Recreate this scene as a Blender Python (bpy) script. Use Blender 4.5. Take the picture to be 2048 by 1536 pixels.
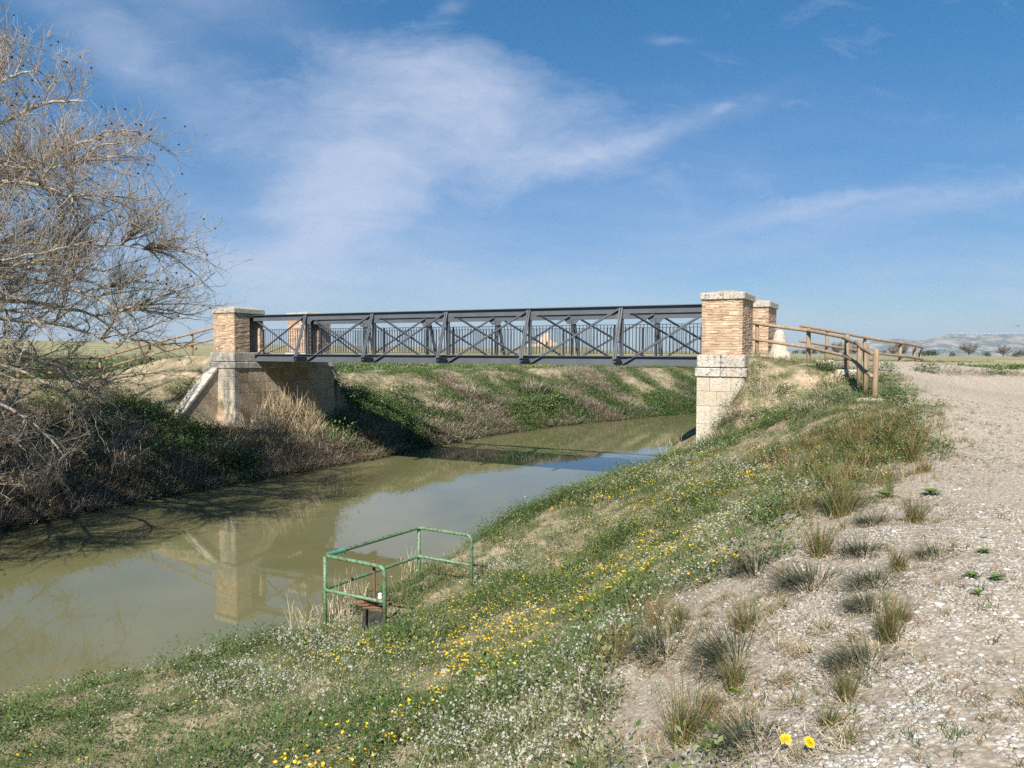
import bpy, math, random
import numpy as np
from mathutils import Matrix, Vector
R = math.radians
for o in list(bpy.data.objects):
    bpy.data.objects.remove(o)
SC = bpy.context.scene
COL = SC.collection

# ------------------------------------------------------------------ camera, world, sun, exposure
EYE = 4.5                                     # the water surface is z = 0
FPX, PITCH, ROLL = 1582.0, 0.0383, 0.0045
cam_d = bpy.data.cameras.new('camera')
cam_d.sensor_width = 36.0
cam_d.lens = FPX / 2048 * 36.0
cam_d.clip_start, cam_d.clip_end = 0.1, 60000
cam = bpy.data.objects.new('camera', cam_d)
COL.objects.link(cam)
cam.matrix_world = Matrix.Translation((0, 0, EYE)) @ Matrix.Rotation(math.pi / 2 - PITCH, 4, 'X') @ Matrix.Rotation(ROLL, 4, 'Z')
SC.camera = cam

BA = 0.479                                    # bridge frame: U along the bridge, V across it (away from the camera)
U = np.array([math.cos(BA), -math.sin(BA)])
V = np.array([math.sin(BA), math.cos(BA)])
PO = np.array([-10.87, 31.0])
SUN_EL = R(40)
_sh = -V * math.cos(R(12)) + U * math.sin(R(12))
SUN = Vector((_sh[0] * math.cos(SUN_EL), _sh[1] * math.cos(SUN_EL), math.sin(SUN_EL)))

SC.view_settings.view_transform = 'Standard'
SC.view_settings.look = 'None'
SC.view_settings.exposure = 0.90
SC.view_settings.gamma = 1.0
SC.cycles.max_bounces = 6
SC.cycles.diffuse_bounces = 3
SC.cycles.glossy_bounces = 3
SC.cycles.transmission_bounces = 3
SC.cycles.transparent_max_bounces = 8
SC.cycles.volume_bounces = 0
SC.cycles.caustics_reflective = False
SC.cycles.caustics_refractive = False
SC.cycles.use_denoising = False

sun_d = bpy.data.lights.new('sun', 'SUN')
sun_d.energy = 4.9
sun_d.angle = R(0.55)
sun_d.color = (1.0, 0.93, 0.83)
sun = bpy.data.objects.new('sun', sun_d)
COL.objects.link(sun)
sun.rotation_euler = SUN.to_track_quat('Z', 'Y').to_euler()


class NT:
    """A small node-tree writer."""
    def __init__(s, tree):
        s.t = tree
        s.L = tree.links

    def put(s, sock, val):
        if isinstance(val, bpy.types.NodeSocket):
            s.L.new(val, sock)
        elif val is not None:
            if isinstance(val, (tuple, list)) and len(val) == 3 and sock.type == 'RGBA':
                val = (*val, 1)
            sock.default_value = val

    def n(s, kind, props=None, **ins):
        nd = s.t.nodes.new(kind)
        for k, v in (props or {}).items():
            setattr(nd, k, v)
        for k, v in ins.items():
            key = k.replace('_', ' ')
            if key in nd.inputs:
                s.put(nd.inputs[key], v)
            else:
                s.put(nd.inputs[int(k[1:])], v)
        return nd

    def m(s, op, a, b=None, c=None, clamp=False):
        nd = s.t.nodes.new('ShaderNodeMath')
        nd.operation = op
        nd.use_clamp = clamp
        for i, v in enumerate((a, b, c)):
            s.put(nd.inputs[i], v)
        return nd.outputs[0]

    def vm(s, op, a, b=None, scale=None):
        nd = s.t.nodes.new('ShaderNodeVectorMath')
        nd.operation = op
        s.put(nd.inputs[0], a)
        if b is not None:
            s.put(nd.inputs[1], b)
        if scale is not None:
            s.put(nd.inputs['Scale'], scale)
        return nd.outputs['Value'] if op in ('LENGTH', 'DOT_PRODUCT') else nd.outputs['Vector']

    def mix(s, f, a, b):
        nd = s.t.nodes.new('ShaderNodeMix')
        nd.data_type = 'RGBA'
        s.put(nd.inputs[0], f)
        s.put(nd.inputs[6], a)
        s.put(nd.inputs[7], b)
        return nd.outputs[2]

    def ramp(s, f, stops, interp='LINEAR'):
        nd = s.t.nodes.new('ShaderNodeValToRGB')
        cr = nd.color_ramp
        cr.interpolation = interp
        while len(cr.elements) < len(stops):
            cr.elements.new(0.5)
        for e, (p, c) in zip(cr.elements, stops):
            e.position = p
            e.color = (c, c, c, 1) if isinstance(c, (int, float)) else (*c, 1)
        s.put(nd.inputs[0], f)
        return nd.outputs[0]

    def noise(s, vec, scale, detail=4.0, rough=0.55, dist=0.0):
        nd = s.n('ShaderNodeTexNoise', Vector=vec, Scale=scale, Detail=detail, Roughness=rough, Distortion=dist)
        return nd.outputs[0]

    def attr(s, name):
        return s.n('ShaderNodeAttribute', {'attribute_name': name}).outputs['Fac']

    def rng(s, v, a, b, c=0.0, d=1.0):
        nd = s.n('ShaderNodeMapRange', {'clamp': True}, Value=v)
        for i, x in zip((1, 2, 3, 4), (a, b, c, d)):
            nd.inputs[i].default_value = x
        return nd.outputs[0]


def build_world():
    w = bpy.data.worlds.new('World')
    SC.world = w
    w.use_nodes = True
    w.node_tree.nodes.clear()
    k = NT(w.node_tree)
    sky = k.n('ShaderNodeTexSky', {'sky_type': 'NISHITA', 'sun_disc': False, 'sun_elevation': SUN_EL,
                                   'sun_rotation': math.atan2(SUN.x, SUN.y), 'altitude': 200,
                                   'air_density': 1.0, 'dust_density': 0.3, 'ozone_density': 2.5})
    d = k.n('ShaderNodeTexCoord').outputs['Generated']
    sx = k.n('ShaderNodeSeparateXYZ', Vector=d)
    x, y, z = sx.outputs
    ysafe = k.m('MAXIMUM', y, 0.05)
    a = k.m('DIVIDE', x, ysafe)               # tangent of the azimuth
    e = k.m('DIVIDE', z, ysafe)               # tangent of the elevation
    P = k.n('ShaderNodeCombineXYZ', X=a, Y=e).outputs[0]
    warp = k.n('ShaderNodeTexNoise', Vector=P, Scale=3.2, Detail=5.0, Roughness=0.6).outputs[1]
    Pw = k.vm('ADD', P, k.vm('SCALE', k.vm('SUBTRACT', warp, (0.5, 0.5, 0.5)), scale=0.11))

    def blob(cx, cy, sx_, sy_, rot, power=1.0, src=Pw, flat=False):
        mp = k.n('ShaderNodeMapping', {'vector_type': 'TEXTURE'}, Vector=src, Location=(cx, cy, 0), Rotation=(0, 0, R(rot)), Scale=(sx_, sy_, 1))
        ln = k.vm('LENGTH', mp.outputs[0])
        l2 = k.m('MULTIPLY', ln, ln)
        g = k.m('EXPONENT', k.m('MULTIPLY', k.m('MULTIPLY', l2, l2) if flat else l2, -1.0))
        return k.m('MULTIPLY', g, power)

    def streak(rot, sx_, sy_, scale, lo, hi, det=7.0):
        mp = k.n('ShaderNodeMapping', Vector=Pw, Rotation=(0, 0, R(rot)), Scale=(sx_, sy_, 1))
        return k.rng(k.noise(mp.outputs[0], scale, det, 0.62), lo, hi)

    s1 = streak(-28, 1.3, 3.2, 3.4, 0.25, 0.78)
    s2 = streak(38, 1.2, 4.0, 3.0, 0.32, 0.74)
    s3 = streak(-12, 1.0, 6.0, 3.0, 0.38, 0.72)
    fan = k.m('MAXIMUM', blob(-0.115, 0.300, 0.170, 0.085, -4, 1.0, flat=True), blob(-0.185, 0.215, 0.130, 0.075, 34, .95, flat=True))
    fan = k.m('MAXIMUM', fan, blob(-0.285, 0.115, 0.15, 0.065, 24, 0.72))
    fan = k.m('MAXIMUM', fan, blob(0.01, 0.255, 0.14, 0.050, 14, 0.75))
    mpw = k.n('ShaderNodeMapping', Vector=Pw, Rotation=(0, 0, R(-24)), Scale=(1.0, 2.6, 1))
    wisp = k.noise(mpw.outputs[0], 9.0, 9.0, 0.68, 0.4)
    fan = k.rng(k.m('ADD', fan, k.m('MULTIPLY', k.m('SUBTRACT', k.m('ADD', k.m('MULTIPLY', s1, .55), k.m('MULTIPLY', wisp, 1.25)), .97), 1.05)), .0, 1.25)
    veil = k.m('MAXIMUM', blob(-0.46, 0.36, 0.22, 0.040, -34, 0.72), blob(-0.36, 0.31, 0.24, 0.05, -48, 0.48))
    veil = k.m('MAXIMUM', veil, blob(-0.42, 0.43, 0.22, 0.045, -15, 0.40))
    veil = k.m('MAXIMUM', veil, blob(-0.28, 0.12, 0.34, 0.11, 8, 0.42))
    veil = k.m('MULTIPLY', veil, k.m('ADD', k.m('MULTIPLY', s2, 0.9), 0.22))
    trail = k.m('MAXIMUM', blob(0.150, 0.262, 0.12, 0.014, 17, 0.75), blob(0.262, 0.299, 0.022, 0.008, 20, 0.6))
    trail = k.m('MAXIMUM', trail, blob(0.40, 0.185, 0.17, 0.012, 7, 0.7))
    trail = k.m('MAXIMUM', trail, blob(0.52, 0.19, 0.20, 0.025, 10, 0.5))
    trail = k.m('MAXIMUM', trail, blob(0.0, 0.09, 0.16, 0.02, -4, 0.30))
    trail = k.m('MAXIMUM', trail, blob(-0.075, 0.43, 0.016, 0.010, 30, 0.4))
    trail = k.m('MAXIMUM', trail, blob(0.195, 0.387, 0.022, 0.006, 0, 0.4))
    trail = k.m('MULTIPLY', trail, k.m('ADD', k.m('MULTIPLY', wisp, 1.1), 0.10))
    cl = k.m('ADD', k.m('ADD', fan, veil), trail)
    thin = k.m('MULTIPLY', s3, k.m('MULTIPLY', k.rng(e, 0.38, 0.02), 0.42))
    cl = k.m('ADD', cl, thin)
    front = k.rng(y, 0.05, 0.25)
    back = k.m('MULTIPLY', k.rng(k.noise(d, 2.5, 6.0, 0.6), 0.5, 0.8), 0.4)
    cl = k.m('ADD', k.m('MULTIPLY', cl, front), k.m('MULTIPLY', back, k.m('SUBTRACT', 1.0, front)), clamp=True)
    cl = k.m('MULTIPLY', cl, 0.76)
    hsv = k.n('ShaderNodeHueSaturation', Saturation=1.10, Value=1.0, Color=sky.outputs[0]).outputs[0]
    hsv = k.n('ShaderNodeMix', {'data_type': 'RGBA', 'blend_type': 'MULTIPLY'}, i0=1.0, i6=hsv, i7=k.ramp(k.m('MULTIPLY', e, 2.0), [(0.0, (.42, .495, .62)), (.26, (.405, .515, .65)), (.85, (.28, .655, .80))])).outputs[2]
    colr = k.mix(cl, hsv, (4.5, 5.0, 6.2))
    bg = k.n('ShaderNodeBackground', Color=colr, Strength=0.075)
    out = k.n('ShaderNodeOutputWorld')
    k.L.new(bg.outputs[0], out.inputs[0])


build_world()

# ------------------------------------------------------------------ small helpers
def px_ray(px, py):
    """Direction of the photograph's pixel, used once here to survey where things stand."""
    c, s = math.cos(-ROLL), math.sin(-ROLL)
    X, Y = px - 1024, py - 768
    X, Y = X * c - Y * s, X * s + Y * c
    cp, sp = math.cos(PITCH), math.sin(PITCH)
    up = -Y / FPX
    return np.array([X / FPX, cp + up * sp, -sp + up * cp])


def at_depth(px, py, Y):
    d = px_ray(px, py)
    k = Y / d[1]
    return np.array([d[0] * k, Y, EYE + d[2] * k])


def BW(t, s, z=0.0):
    p = PO + U * t + V * s
    return (p[0], p[1], z)


def tag(o, label=None, cat=None, group=None, kind=None):
    if label: o['label'] = label
    if cat: o['category'] = cat
    if group: o['group'] = group
    if kind: o['kind'] = kind
    return o


def empty(name, loc=(0, 0, 0), rz=0.0):
    o = bpy.data.objects.new(name, None)
    o.empty_display_size = 0.2
    o.location = loc
    o.rotation_euler = (0, 0, rz)
    COL.objects.link(o)
    return o


def link(name, me, parent=None, loc=None):
    o = bpy.data.objects.new(name, me)
    COL.objects.link(o)
    if parent is not None:
        o.parent = parent
    if loc is not None:
        o.location = loc
    return o


def dup(o, parent=None):
    c = o.copy()
    COL.objects.link(c)
    c.parent = parent
    for ch in list(o.children):
        dup(ch, c)
    return c


class MB:
    """Collects boxes, beams and tubes into ONE mesh."""
    def __init__(s):
        s.v, s.f = [], []

    def poly(s, pts, faces):
        b = len(s.v)
        s.v += [tuple(map(float, p)) for p in pts]
        s.f += [tuple(i + b for i in f) for f in faces]

    def box(s, x0, x1, y0, y1, z0, z1):
        s.poly([(x0, y0, z0), (x1, y0, z0), (x1, y1, z0), (x0, y1, z0), (x0, y0, z1), (x1, y0, z1), (x1, y1, z1), (x0, y1, z1)],
               [(3, 2, 1, 0), (4, 5, 6, 7), (0, 1, 5, 4), (1, 2, 6, 5), (2, 3, 7, 6), (3, 0, 4, 7)])

    def cbox(s, x0, x1, y0, y1, z0, z1, c=0.01):
        """A box with chamfered upper and lower rims and corners."""
        def ring(i, z):
            return [(x0 + i + c, y0 + i, z), (x1 - i - c, y0 + i, z), (x1 - i, y0 + i + c, z), (x1 - i, y1 - i - c, z),
                    (x1 - i - c, y1 - i, z), (x0 + i + c, y1 - i, z), (x0 + i, y1 - i - c, z), (x0 + i, y0 + i + c, z)]
        pts = ring(c, z0) + ring(0, z0 + c) + ring(0, z1 - c) + ring(c, z1)
        fs = [tuple(range(7, -1, -1)), tuple(range(24, 32))]
        for k in range(3):
            for i in range(8):
                j = (i + 1) % 8
                fs.append((k * 8 + i, k * 8 + j, k * 8 + 8 + j, k * 8 + 8 + i))
        s.poly(pts, fs)

    def beam(s, p0, p1, w, h, up=(0, 0, 1)):
        p0, p1 = Vector(p0), Vector(p1)
        d = (p1 - p0).normalized()
        sd = d.cross(Vector(up)).normalized() * (w / 2)
        uu = sd.cross(d).normalized() * (h / 2)
        pts = [p + a * sd + b * uu for p in (p0, p1) for a, b in ((-1, -1), (1, -1), (1, 1), (-1, 1))]
        s.poly(pts, [(3, 2, 1, 0), (4, 5, 6, 7), (0, 1, 5, 4), (1, 2, 6, 5), (2, 3, 7, 6), (3, 0, 4, 7)])

    def tube(s, pts, rad, n=8, caps=True):
        pts = [Vector(p) for p in pts]
        if not hasattr(rad, '__len__'):
            rad = [rad] * len(pts)
        b = len(s.v)
        ref = None
        for i, p in enumerate(pts):
            d = (pts[min(i + 1, len(pts) - 1)] - pts[max(i - 1, 0)])
            d = d.normalized() if d.length > 1e-9 else Vector((0, 0, 1))
            if ref is None:
                ref = Vector((0, 0, 1)) if abs(d.z) < 0.9 else Vector((1, 0, 0))
            sd = d.cross(ref).normalized()
            ref = sd.cross(d).normalized()
            for j in range(n):
                q = 2 * math.pi * j / n
                s.v.append(tuple(p + (sd * math.cos(q) + ref * math.sin(q)) * rad[i]))
        for i in range(len(pts) - 1):
            for j in range(n):
                k = (j + 1) % n
                s.f.append((b + i * n + j, b + i * n + k, b + (i + 1) * n + k, b + (i + 1) * n + j))
        if caps:
            s.f.append(tuple(b + j for j in range(n - 1, -1, -1)))
            s.f.append(tuple(b + (len(pts) - 1) * n + j for j in range(n)))

    def mesh(s, name, mat, smooth=False):
        me = bpy.data.meshes.new(name)
        me.from_pydata(s.v, [], s.f)
        for m_ in (mat if isinstance(mat, (list, tuple)) else [mat]):
            me.materials.append(m_)
        if smooth:
            me.polygons.foreach_set('use_smooth', [True] * len(me.polygons))
        me.update()
        return me

    def build(s, name, mat, parent=None, smooth=False, loc=None):
        return link(name, s.mesh(name, mat, smooth), parent, loc)


def np_mesh(name, verts, faces, mats, mat_idx=None, attrs=None, smooth=False):
    """verts (n,3), faces (m,k) with k = 3 or 4."""
    me = bpy.data.meshes.new(name)
    nv, (nf, k) = len(verts), faces.shape
    me.vertices.add(nv)
    me.vertices.foreach_set('co', np.asarray(verts, np.float32).ravel())
    me.loops.add(nf * k)
    me.loops.foreach_set('vertex_index', faces.astype(np.int32).ravel())
    me.polygons.add(nf)
    me.polygons.foreach_set('loop_start', np.arange(0, nf * k, k, dtype=np.int32))
    if mat_idx is not None:
        me.polygons.foreach_set('material_index', np.asarray(mat_idx, np.int32))
    if smooth:
        me.polygons.foreach_set('use_smooth', np.ones(nf, bool))
    for nm, val in (attrs or {}).items():
        at = me.attributes.new(nm, 'FLOAT', 'POINT')
        at.data.foreach_set('value', np.asarray(val, np.float32))
    for m_ in mats:
        me.materials.append(m_)
    me.update(calc_edges=True)
    return me


def vnoise(x, y, seed=0):
    """Smooth value noise in [0,1]."""
    def h(ix, iy):
        q = np.sin(ix * 127.1 + iy * 311.7 + seed * 74.7) * 43758.5453
        return q - np.floor(q)
    ix, iy = np.floor(x), np.floor(y)
    fx, fy = x - ix, y - iy
    fx, fy = fx * fx * (3 - 2 * fx), fy * fy * (3 - 2 * fy)
    return (h(ix, iy) * (1 - fx) + h(ix + 1, iy) * fx) * (1 - fy) + (h(ix, iy + 1) * (1 - fx) + h(ix + 1, iy + 1) * fx) * fy


def fbm(x, y, seed=0, oct=4):
    a, r, n = 1.0, 0.0, 0.0
    for i in range(oct):
        r = r + a * vnoise(x * 2 ** i, y * 2 ** i, seed + i * 13)
        n += a
        a *= 0.5
    return r / n


def sstep(a, b, x):
    q = np.clip((x - a) / (b - a), 0, 1)
    return q * q * (3 - 2 * q)

# ------------------------------------------------------------------ the lie of the land
NEAR_EDGE = np.array([(-45, -32), (-22, -7), (-11.3, 3.7), (-6.75, 9.25), (-3.45, 12.2), (-1.95, 15.4), (0.0, 18.7), (2.0, 22.0), (3.9, 25.6), (6.0, 30), (9.4, 37.5),
                      (14, 45.5), (21, 55), (32, 68), (60, 100), (130, 175), (400, 450)], float)
FAR_EDGE = np.array([(-60, -24), (-36, -3), (-19, 9), (-15.3, 15.3), (-13.2, 20), (-11.9, 23.6), (-10.3, 26.5), (-8.5, 29.8), (-6.7, 33), (-4.4, 38.4), (-1.9, 43.2),
                     (2.3, 49.5), (8.0, 55.3), (14.3, 62), (26, 74), (52, 103), (122, 180), (392, 455)], float)


def sdist(pl, x, y):
    """Signed distance to a polyline, positive to its right."""
    best = np.full(x.shape, 1e18)
    sg = np.ones(x.shape)
    for (ax, ay), (bx, by) in zip(pl[:-1], pl[1:]):
        dx, dy = bx - ax, by - ay
        q = np.clip(((x - ax) * dx + (y - ay) * dy) / (dx * dx + dy * dy), 0, 1)
        ex, ey = x - ax - q * dx, y - ay - q * dy
        dd = ex * ex + ey * ey
        cr = ex * dy - ey * dx
        m = dd < best
        best = np.where(m, dd, best)
        sg = np.where(m, np.where(cr >= 0, 1.0, -1.0), sg)
    return np.sqrt(best) * sg


CTRL = np.array([
    # the shelf along the water
    (-14, 1, .5), (-6.6, 9.2, .32), (-2.85, 12.07, .33), (-1.7, 14.1, .37), (-1.86, 11.5, .43), (-.69, 13.57, .49), (0.2, 16.6, .95), (2.0, 19.0, 1.35), (3.6, 20.4, 1.45), (5.22, 22.3, 1.22),
    # the slope
    (-4.5, 6.9, .75), (-2.05, 6.2, 1.2), (-.07, 4.56, 2.0), (.63, 3.6, 2.55), (-3, 2, 1.9), (-6, -2, 1.8), (1.2, 10.5, 1.35), (2.2, 13, 1.6), (4.0, 16.5, 2.1), (5.5, 19.8, 2.35), (1.7, 6.4, 2.58), (2.3, 7.6, 2.62), (3.5, 9.6, 2.68), (0.0, 7.6, 1.5),
    # the crest and the path
    (0, 0, 2.9), (.85, 2.9, 2.88), (1.84, 4.66, 2.9), (4.5, 8.6, 2.92), (6.7, 12.7, 3.02), (7.5, 16.6, 3.45), (8.19, 18.3, 3.62), (8.69, 19.8, 3.76), (9.0, 21.3, 3.92),
    (4, 0, 2.9), (8, 5, 2.9), (10, 10, 2.95), (12, 15, 3.2), (15, 8, 2.95), (12, 21, 3.66), (20, 20, 3.4), (16, 34, 3.72), (26, 40, 3.6), (40, 42, 3.4), (30, 10, 3.1), (20, -10, 2.9), (0, -12, 2.9),
    # behind the bridge
    (10.4, 26.2, 4.27), (12.2, 27.4, 4.1), (14.2, 29.0, 3.93), (15.9, 31.3, 3.85), (17.0, 33.0, 3.8),
    (9.4, 31.5, 2.2), (14.5, 36, 3.5), (13.4, 41, 2.4), (20, 49, 3.2), (40, 70, 3.2), (60, 90, 3.2), (60, 40, 3.2), (80, 20, 3.2), (60, -20, 3.0)], float)


def _tps_fit(P, lam=0.02):
    n = len(P)
    d2 = ((P[:, None, :2] - P[None, :, :2]) ** 2).sum(-1)
    K = 0.5 * d2 * np.log(d2 + 1e-12) + lam * np.eye(n)
    A = np.zeros((n + 3, n + 3))
    A[:n, :n] = K
    A[:n, n] = 1
    A[:n, n + 1:] = P[:, :2]
    A[n:, :n] = A[:n, n:].T
    return np.linalg.solve(A, np.r_[P[:, 2], 0, 0, 0])


_TW = _tps_fit(CTRL)


def tps(x, y):
    r = _TW[len(CTRL)] + _TW[len(CTRL) + 1] * x + _TW[len(CTRL) + 2] * y
    for (cx, cy, _z), w in zip(CTRL, _TW):
        d2 = (x - cx) ** 2 + (y - cy) ** 2
        r = r + w * 0.5 * d2 * np.log(d2 + 1e-12)
    return r


def field_z(x, y):
    D = np.hypot(x, y)
    tan = np.where(y > 1, x / np.maximum(y, 1), np.sign(x) * 3.0)
    px = np.clip(9.5 - 17 * tan, -3, 18)
    z = 3.2 + sstep(120, 900, D) * (px * 900 / FPX + 1.2)
    mx, my = 22.0, 400.0                      # the mound under the ruin
    z = z + 3.6 * np.exp(-((x - mx) ** 2 + (y - my) ** 2) / 30 ** 2)
    return z - np.where(D > 3000, (D - 3000) * 0.003, 0)


def ground_z(x, y):
    x, y = np.asarray(x, float), np.asarray(y, float)
    sn = sdist(NEAR_EDGE, x, y)
    sf = -sdist(FAR_EDGE, x, y)
    rx, ry = x - PO[0], y - PO[1]
    t, s = rx * U[0] + ry * U[1], rx * V[0] + ry * V[1]
    fz = field_z(x, y)
    # near side
    far_w = sstep(55, 110, np.hypot(x - 5, y - 15))
    zn = np.clip(tps(x, y), 0.15, 4.3) * (1 - far_w) + fz * far_w
    te = t - 18.4
    lat = np.maximum(0, np.maximum(0.35 - s, s - 5.6))
    emb = 4.42 - 0.155 * np.maximum(0, te - 1.2) - 1.0 * lat - 1.7 * np.maximum(0, 1.3 - te) * (1 - sstep(.2, .7, s))
    zn = np.where(te > 0.12, np.maximum(zn, emb), zn)
    lump = (fbm(x * 1.1, y * 1.1, 3) - .5) * 0.30 + (fbm(x * 3.7, y * 3.7, 9, 3) - .5) * 0.15
    path = path_mask(x, y, sn)
    zn = zn + lump * (1 - 0.75 * path) * sstep(0.2, 1.5, sn)
    zn = np.where(sn > 0, zn * sstep(-0.15, 0.85, sn), 0)
    # far side
    prof = np.clip(0.15 + 0.60 * sf, 0, 3.3)
    top = sstep(4.2, 6.5, sf)
    zf = prof * (1 - top) + (3.25 + 0 * sf) * top
    zf = zf + (fz - 3.2) * sstep(20, 60, sf)
    te = -t
    lat = np.maximum(0, np.maximum(0.45 - s, s - 5.6))
    emb = 4.42 - 0.06 * np.maximum(0, te - 1.5) - .10 * np.maximum(0, te - 4) - (1.1 - .55 * sstep(1.4, 3.5, te)) * lat
    inside = te > np.where(s < -0.02, 1.2, 0.3)
    zf = np.where(inside, np.maximum(zf, emb), zf)
    zf = np.where((te > -.2) & (te < 1.2) & (s < 0) & (s > -2.2), np.minimum(zf, 1.55), zf)
    rough = (fbm(x * .7, y * .7, 21) - .5) * 0.5 * sstep(.3, 2, sf) * (1 - sstep(6, 9, sf)) + (fbm(x * 2.3, y * 2.3, 31) - .5) * 0.25 * sstep(.2, 1, sf) * (1 - .7 * sstep(6, 9, sf))
    rough = rough * np.where((te > -.5) & (te < 4) & (s > -3) & (s < 6), .25, 1)
    zf = np.where(sf > 0, (zf + rough) * sstep(-0.1, 0.5, sf), 0)
    z = np.where(sn > 0, zn, np.where(sf > 0, zf, 0))
    wet = np.minimum(-sn, -sf)
    z = np.where((sn <= 0) & (sf <= 0), -0.12 - 0.9 * sstep(0, 2.0, wet), z)
    return z


PATH_L = np.array([(0.2, -14), (0.2, 0), (.35, 2.9), (.55, 3.8), (.85, 4.8), (1.3, 5.7), (1.8, 6.6), (2.7, 7.8), (3.9, 9.2), (5.3, 10.6), (6.6, 12.3), (7.6, 14.2), (8.7, 16.6), (9.4, 18.8), (9.7, 20.3), (9.4, 22.4), (7.6, 24.2), (7.6, 26.5), (9.5, 27.2),
                   (12.0, 28.6), (15, 31.6), (17.2, 35.0), (22, 38.5), (34, 43), (60, 50), (120, 62)], float)


def path_mask(x, y, sn=None):
    d = sdist(PATH_L, x, y)
    d2 = -(y - (0.25 * x + 33.5))               # the far rim of the gravel
    wob = (fbm(x * .9, y * .9, 55) - .5) * 1.3
    return sstep(-0.9, 0.5, d + wob) * np.where(x > 14, sstep(-1.5, 1.0, d2 + wob), 1.0)


def gz(x, y):
    return float(ground_z(np.array([x]), np.array([y]))[0])


def hit(px, py, dmax=140.0):
    """Where the photograph's pixel meets the ground: a point in metres."""
    d = px_ray(px, py)
    ks = np.concatenate([np.arange(1.5, 30, 0.04), np.arange(30, dmax, 0.2)])
    X, Y, Z = d[0] * ks, d[1] * ks, EYE + d[2] * ks
    below = Z < np.maximum(ground_z(X, Y), 0.0)
    i = int(np.argmax(below)) if below.any() else len(ks) - 1
    return np.array([X[i], Y[i], Z[i]])


def hit_many(P):
    return np.array([hit(*p) for p in P])

# ------------------------------------------------------------------ materials
def material(name):
    m_ = bpy.data.materials.new(name)
    m_.use_nodes = True
    m_.node_tree.nodes.clear()
    k = NT(m_.node_tree)
    out = k.n('ShaderNodeOutputMaterial')
    return m_, k, out


def finish(k, out, color, rough=0.85, bump=None, bstr=0.3, bdist=0.02, spec=0.3, metal=0.0, trans=0.0):
    p = k.n('ShaderNodeBsdfPrincipled', Base_Color=color, Roughness=rough, Metallic=metal)
    p.inputs['Specular IOR Level'].default_value = spec
    if bump is not None:
        b = k.n('ShaderNodeBump', Strength=bstr, Distance=bdist, Height=bump)
        k.L.new(b.outputs[0], p.inputs['Normal'])
    sh = p.outputs[0]
    if trans:
        tr = k.n('ShaderNodeBsdfTranslucent', Color=color)
        ms = k.n('ShaderNodeMixShader', Fac=trans)
        k.L.new(sh, ms.inputs[1])
        k.L.new(tr.outputs[0], ms.inputs[2])
        sh = ms.outputs[0]
    k.L.new(sh, out.inputs[0])
    return p


def leaf_mat(name, stops, trans=0.25, rough=0.7):
    m_, k, out = material(name)
    c = k.ramp(k.attr('tint'), stops)
    finish(k, out, c, rough, trans=trans, spec=0.25)
    return m_


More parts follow.
